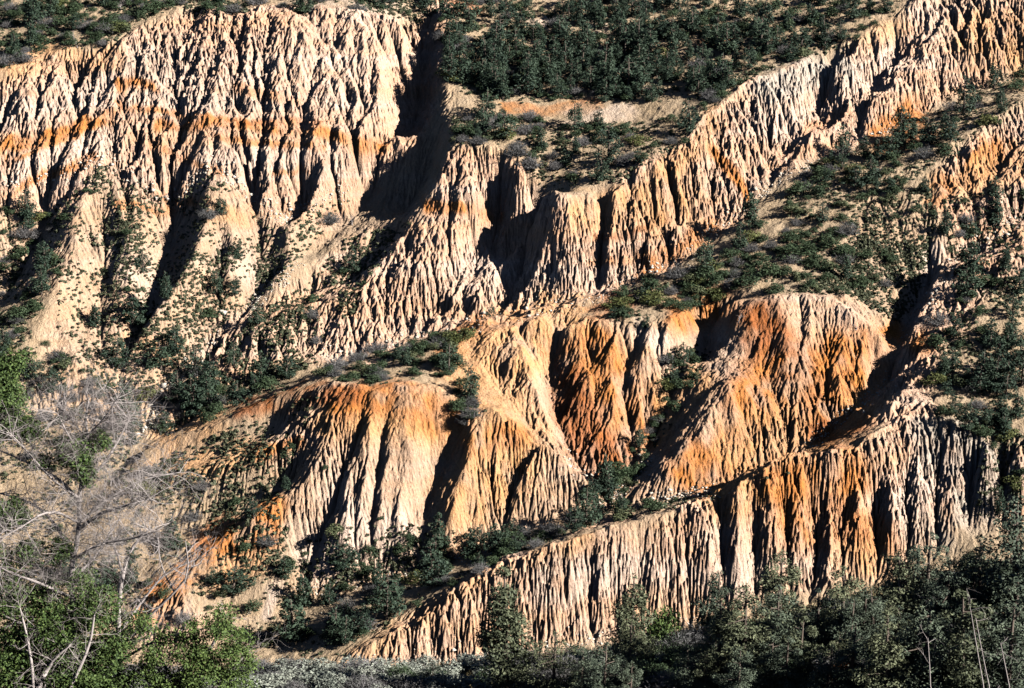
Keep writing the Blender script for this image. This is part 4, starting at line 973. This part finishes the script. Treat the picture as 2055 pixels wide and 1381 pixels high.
def near_shrub(px, pyb, pyt, w, me, name, label, grp):
    x, y = near_spot(px, pyb); h, z0 = height_to(px, pyt, x, y)
    o = bpy.data.objects.new(name, me); o.location = (x, y, z0 - .05 * h); o.scale = (w, w, h * 1.25); o.rotation_euler = (0, 0, px * .37)
    o['label'] = label; o['category'] = 'shrub'; o['group'] = grp; scn.collection.objects.link(o)
BRIGHT = shrub_mb(260, n=2600, leaf=.035, lobes=20).mesh('bush', M_OAK)
near_shrub(1328, 1305, 1190, 3.4, BRIGHT, 'green_bush', 'bright green rounded bush beside the grey green pine before the cliff', 'bushes on the near shelf')
near_shrub(1700, 1378, 1310, 1.9, shrub_mb(261, n=900, leaf=.06).mesh('bush', M_RUSTY), 'rusty_bush', 'rust coloured bush low in the near woods', 'bushes on the near shelf')
SAGE_ME = [shrub_mb(400 + i, n=1500, leaf=.042, flat=.9, lobes=9).mesh('sagebrush', M_SAGE) for i in range(4)]
SAGE2_ME = [twiggy_mb(420 + i, 420, 900).mesh('grey_shrub', M_GREY) for i in range(3)]
NSH_ME = [shrub_mb(440 + i, n=2400, leaf=.032, lobes=20).mesh('green_shrub', M_BUSH) for i in range(4)]
rn = np.random.default_rng(321)
bag = []
for x0, x1, y0, y1, n, kinds in [(470, 800, 1352, 1400, 34, 'ssssg'), (780, 1000, 1345, 1400, 20, 'sgssb'), (1000, 1260, 1335, 1400, 34, 'bgsgs'), (1260, 1420, 1300, 1400, 30, 'bgbs'),
                                  (1400, 1650, 1260, 1400, 44, 'bggbs'), (1650, 1850, 1220, 1400, 36, 'bsgb'), (1850, 2070, 1150, 1400, 50, 'bbsg'), (180, 480, 1370, 1405, 10, 'sg')]:
    for _ in range(int(n * 1.3)):
        bag.append((rn.uniform(x0, x1), rn.uniform(y0, y1), kinds[rn.integers(len(kinds))]))
bag.sort()
for kd, (nm, mes, word, grp) in {'s': ('sagebrush', SAGE_ME, 'pale sagebrush', 'sagebrush along the near shelf'), 'g': ('grey_shrub', SAGE2_ME, 'grey twiggy brush', 'grey brush along the near shelf'), 'b': ('green_shrub', NSH_ME, 'dark green brush', 'green brush along the near shelf')}.items():
    L_ = [b for b in bag if b[2] == kd]
    SEC = [(0, 620, 'below the left end of the pale cliff'), (620, 800, 'at the tip of the pale cliff'), (800, 1000, 'left of the lone tall pine'), (1000, 1130, 'just right of the lone tall pine'), (1130, 1260, 'left of the bright bush'), (1260, 1400, 'under the bright bush'),
           (1400, 1500, 'at the left end of the near woods'), (1500, 1600, 'under the short dark pine'), (1600, 1720, 'around the rusty bush'), (1720, 1850, 'in the middle of the near woods'), (1850, 1950, 'beside the white stems'), (1950, 2300, 'in the bottom right corner')]
    for a, b, ph in SEC:
        g_ = [q for q in L_ if a <= q[0] < b]
        for i, (px, py, _) in enumerate(g_):
            lab = f'{word} {ph}' if len(g_) == 1 else (f'leftmost {word} {ph}' if i == 0 else (f'rightmost {word} {ph}' if i == len(g_) - 1 else f'{word}, {WORDS[min(i, 50)]} from left {ph}'))
            x, y = near_spot(px, py); h = rn.uniform(1.2, 2.4) if kd != 'b' else rn.uniform(1.3, 2.8)
            o = bpy.data.objects.new(nm, mes[rn.integers(len(mes))]); w = h * rn.uniform(1.1, 1.7)
            o.location = (x, y, ground_z(x, y) - .06); o.scale = (w, w, h); o.rotation_euler = (0, 0, rn.uniform(0, 6.28))
            o['label'] = lab; o['category'] = 'shrub'; o['group'] = grp; scn.collection.objects.link(o)
# bunch grass on the shelf
def grass(n, seed):
    r = np.random.default_rng(seed); mb = MB(); pts = []
    for _ in range(n):
        px = r.uniform(450, 2080); x, y = near_spot(px, r.uniform(1180, 1400)); y += r.uniform(-2, 2); pts.append((x, y, ground_z(x, y)))
    P = np.repeat(np.array(pts), 14, 0) + r.normal(0, .12, (n * 14, 3)) * [1, 1, 0]
    d = np.stack([r.normal(0, .35, n * 14), r.normal(0, .35, n * 14), np.ones(n * 14)], 1) * r.uniform(.25, .6, (n * 14, 1))
    s = np.cross(d, r.normal(0, 1, d.shape)); s /= np.linalg.norm(s, axis=1, keepdims=True); s *= .02
    mb.add(np.stack([P - s, P + s, P + d + s * .2, P + d - s * .2], 1).reshape(-1, 3), np.arange(4 * len(P)).reshape(-1, 4))
    o = bpy.data.objects.new('dry_grass', mb.mesh('dry_grass', M_STRAW)); o['kind'] = 'stuff'; o['label'] = 'dry yellow grass between the brush on the near shelf'; o['category'] = 'grass'; scn.collection.objects.link(o)
grass(1800, 8)

# ------------------------------------------------------------------ the half dead oak and its leafy neighbours, close by on the left
YO = 66.0
def P3(px, py, dy=0.0):
    return np.array(at_depth(px, py, YO + dy))
def limb(mb, pts, r0, r1, k=7):
    pts = [P3(*p) for p in pts]
    # soften the polyline
    for _ in range(2):
        q = [pts[0]]
        for a, b in zip(pts[:-1], pts[1:]): q += [a * .75 + b * .25, a * .25 + b * .75]
        pts = q + [pts[-1]]
    R = np.linspace(r0, r1, len(pts)); mb.add(*tube(pts, R, k)); return pts
def twigs(mb, pts, n, L, r0, depth, rr, up=.25, tips=None):
    for _ in range(n):
        p = pts[rr.integers(len(pts) // 5, len(pts))]
        d = rr.normal(0, 1, 3) * [1, .7, .8] + [0, 0, up]; d /= np.linalg.norm(d)
        branch_tree(mb, p, d, L * rr.uniform(.5, 1.2), r0, depth, rr, .75, (2, 4), 0, 5, tips, .2)
def leaf_cloud(blobs, n, size, seed):
    """blobs: pixel x, pixel y, radius px, weight; each becomes clusters of leaves in depth"""
    r = np.random.default_rng(seed); mb = MB(); V = []
    w = np.array([b[2] ** 2 * b[3] for b in blobs], float); cnt = (n * w / w.sum()).astype(int)
    for (px, py, rad, _), c in zip(blobs, cnt):
        if c < 5: continue
        R = rad / 68.0; ctr = P3(px, py, 0)
        ncl = max(4, int(c / 38)); d = r.normal(0, 1, (ncl, 3)); d /= np.linalg.norm(d, axis=1, keepdims=True)
        cc = ctr + d * R * r.uniform(.1, 1, (ncl, 1)) ** .6 * [1, 1.2, 1]
        idx = r.integers(0, ncl, c); dd = r.normal(0, 1, (c, 3)); dd /= np.linalg.norm(dd, axis=1, keepdims=True)
        P = cc[idx] + dd * r.uniform(.05, .34, (c, 1)) * [1, 1, .7]
        mb.add(*leaves_mesh(P, dd + [0, 0, .5], size, r, asp=1.35))
    return mb
ro = np.random.default_rng(4242)
foot = P3(150, 1640)
gz = ground_z(foot[0], foot[1]); pass
def rooted(px, dy=0.0):
    p = P3(px, 1600, dy); return (px, 1600 + (p[2] - ground_z(p[0], p[1])) * 69 + 20, dy)
tr = MB(); t1 = limb(tr, [rooted(130), (140, 1400, 0), (150, 1250, 0), (140, 1150, 0), (160, 1065, .1), (158, 980, .2), (184, 900, .1), (170, 850, 0), (178, 800, 0)], .13, .02, 9)
br = []; tw = MB()
for pts, a, b in [
    ([(158, 1062, .1), (200, 1030, -.4), (250, 1015, -.6), (300, 1000, -.8)], .07, .02), ([(150, 1120, 0), (110, 1050, .3), (70, 1010, .5), (0, 990, .7)], .07, .02),
    ([(162, 1010, .1), (120, 960, .5), (60, 930, .8), (-10, 900, 1)], .06, .02), ([(165, 980, .2), (210, 930, .5), (240, 880, .8), (262, 835, .9)], .06, .018),
    ([(172, 930, .2), (140, 880, -.4), (115, 830, -.6)], .045, .015), ([(145, 1200, 0), (80, 1170, -.6), (20, 1150, -.9), (-30, 1120, -1)], .06, .02),
    ([(148, 1160, 0), (190, 1120, .6), (215, 1080, .9), (240, 1040, 1)], .05, .018), ([(160, 1050, 0), (100, 1020, -.8), (40, 1060, -1.3), (0, 1080, -1.5)], .045, .015),
    ([(170, 880, 0), (210, 840, -.5), (235, 800, -.6)], .035, .012), ([(158, 1000, .1), (100, 960, -.3), (50, 900, -.6), (20, 870, -.8)], .045, .013), ([(160, 1050, .1), (215, 1000, .3), (290, 960, .5), (350, 950, .7)], .045, .013), ([(150, 1120, 0), (200, 1090, -.6), (280, 1080, -1), (340, 1050, -1.2)], .045, .013), ([(145, 1180, 0), (90, 1120, .8), (40, 1090, 1.2)], .04, .013), ([(184, 900, .1), (150, 850, .6), (120, 810, .8)], .03, .01)]:
    m_ = MB(); p_ = limb(m_, pts, a, b); br.append(m_)
    twigs(tw, p_, 36, 1.0, .0135, 3, ro)
twigs(tw, t1[len(t1) // 4:], 44, 1.0, .0135, 3, ro)
lv = leaf_cloud([(152, 905, 34, 1.6), (165, 950, 22, 1), (20, 1035, 36, .8), (85, 925, 20, .5), (60, 865, 22, .8), (200, 880, 18, .7), (120, 1100, 26, .5), (60, 1110, 30, .6)], 22000, .065, 51)
simple_thing('half_dead_oak', [('trunk', tr.mesh('trunk', M_DEAD, True))] + [('branch', b_.mesh('branch', M_DEAD, True)) for b_ in br] + [('twigs', tw.mesh('twigs', M_DEAD)), ('leaves', lv.mesh('leaves', M_OAK))],
             'large half dead oak with tangled bare grey branches at the lower left', 'oak tree')
tr = MB(); t2 = limb(tr, [rooted(225, 2), (236, 1420, 2), (240, 1300, 2), (236, 1230, 2), (246, 1150, 2), (262, 1100, 2.2), (300, 1062, 2.2)], .13, .03, 8)
br = []; tw = MB()
for pts, a, b in [
    ([(240, 1300, 2), (300, 1235, 1.6), (350, 1190, 1.4), (380, 1150, 1.2), (372, 1085, 1)], .06, .012), ([(238, 1270, 2), (290, 1200, 2.4), (330, 1150, 2.6), (400, 1120, 2.8)], .055, .012),
    ([(246, 1150, 2), (225, 1080, 1.5), (215, 1020, 1.4)], .04, .012), ([(350, 1190, 1.4), (320, 1130, 1.6), (318, 1080, 1.7)], .03, .01), ([(236, 1330, 2), (300, 1290, 1.2), (345, 1275, 1), (412, 1262, .8)], .05, .012)]:
    m_ = MB(); p_ = limb(m_, pts, a, b); br.append(m_); twigs(tw, p_, 12, .8, .015, 3, ro)
twigs(tw, t2[len(t2) // 3:], 16, .8, .015, 3, ro)
simple_thing('dead_oak', [('trunk', tr.mesh('trunk', M_DEAD, True))] + [('branch', b_.mesh('branch', M_DEAD, True)) for b_ in br] + [('twigs', tw.mesh('twigs', M_DEAD))],
             'leafless pale oak with crooked branches reaching right, beside the half dead oak', 'oak tree')
def leafy_oak(blobs, n, seed, stems, label, size=.062, nt=22):
    tr = MB(); tw = MB()
    rr = np.random.default_rng(seed)
    for s in stems:
        p_ = limb(tr, s, .09, .02); twigs(tw, p_, nt, .8, .014, 2, rr)
    simple_thing('leafy_oak', [('trunk', tr.mesh('trunk', M_DEAD, True)), ('twigs', tw.mesh('twigs', M_DEAD)), ('crown', leaf_cloud(blobs, n, size, seed).mesh('crown', M_OAK))], label, 'oak tree', 'leafy oaks at the lower left')
leafy_oak([(30, 1200, 60, .8), (110, 1260, 70, 1), (30, 1310, 70, 1), (190, 1220, 50, .9), (160, 1350, 80, 1), (60, 1400, 90, 1), (225, 1300, 45, .8), (100, 1180, 40, .5), (230, 1380, 50, .8), (160, 1165, 30, .6), (0, 1130, 40, .5)], 80000, 61,
          [[rooted(60, -1), (70, 1400, -1), (60, 1300, -1), (40, 1220, -1)], [rooted(90, -1), (130, 1400, -1), (180, 1300, -1), (190, 1230, -1)], [(70, 1400, -1), (100, 1330, -1), (145, 1290, -1)]],
          'broad leafy green oak filling the lower left corner')
leafy_oak([(330, 1300, 40, .5), (400, 1330, 55, .8), (470, 1300, 40, .7), (440, 1250, 38, .6), (380, 1270, 30, .5), (300, 1350, 45, .5), (360, 1395, 60, .9), (470, 1370, 40, .6), (500, 1330, 22, .5), (280, 1250, 28, .5)], 26000, 62,
          [[rooted(380, 1), (390, 1420, 1), (400, 1340, 1), (440, 1270, 1), (455, 1235, 1)], [(390, 1420, 1), (450, 1360, 1), (505, 1300, 1)], [(390, 1420, 1), (330, 1340, 1), (310, 1290, 1)]],
          'thin leafy oak with twiggy top, right of the dead oak', .06, 20)
leafy_oak([(10, 740, 34, 1), (40, 720, 20, .5), (20, 800, 40, 1), (45, 860, 26, .8), (5, 860, 34, 1), (-20, 780, 60, 1)], 16000, 63,
          [[rooted(-60, 3), (-60, 1200, 3), (-50, 950, 3), (-10, 830, 2.5), (20, 760, 2)]], 'leafy oak reaching in at the left edge above the bare branches', .065, 12)
# white stems in the lower right corner
st = MB(); rr = np.random.default_rng(77); YO = 58.0
base = None
for pts in ([(1990, 0, 0), (1978, 1400, 0), (1962, 1310, 0), (1948, 1225, 0)], [(1998, 0, 0), (1990, 1400, .1), (1975, 1330, .1), (1958, 1240, .1)], [(2005, 0, 0), (2030, 1400, .2), (2018, 1340, .2), (2008, 1290, .2)], [(1990, 0, 0), (1868, 1400, -.2), (1866, 1340, -.2), (1862, 1280, -.2)]):
    q = P3(pts[0][0], 1600); zg = ground_z(q[0], q[1]); pts[0] = (pts[0][0], 1600 + (q[2] - zg) * FPX / YO * .95, 0)
    sp_ = limb(st, pts, .022, .008, 6); twigs(st, sp_, 5, .6, .007, 1, rr)
o = bpy.data.objects.new('bare_sapling', st.mesh('bare_sapling', M_DEAD, True)); o['label'] = 'bare sapling of thin white stems at the bottom right'; o['category'] = 'sapling'; scn.collection.objects.link(o)
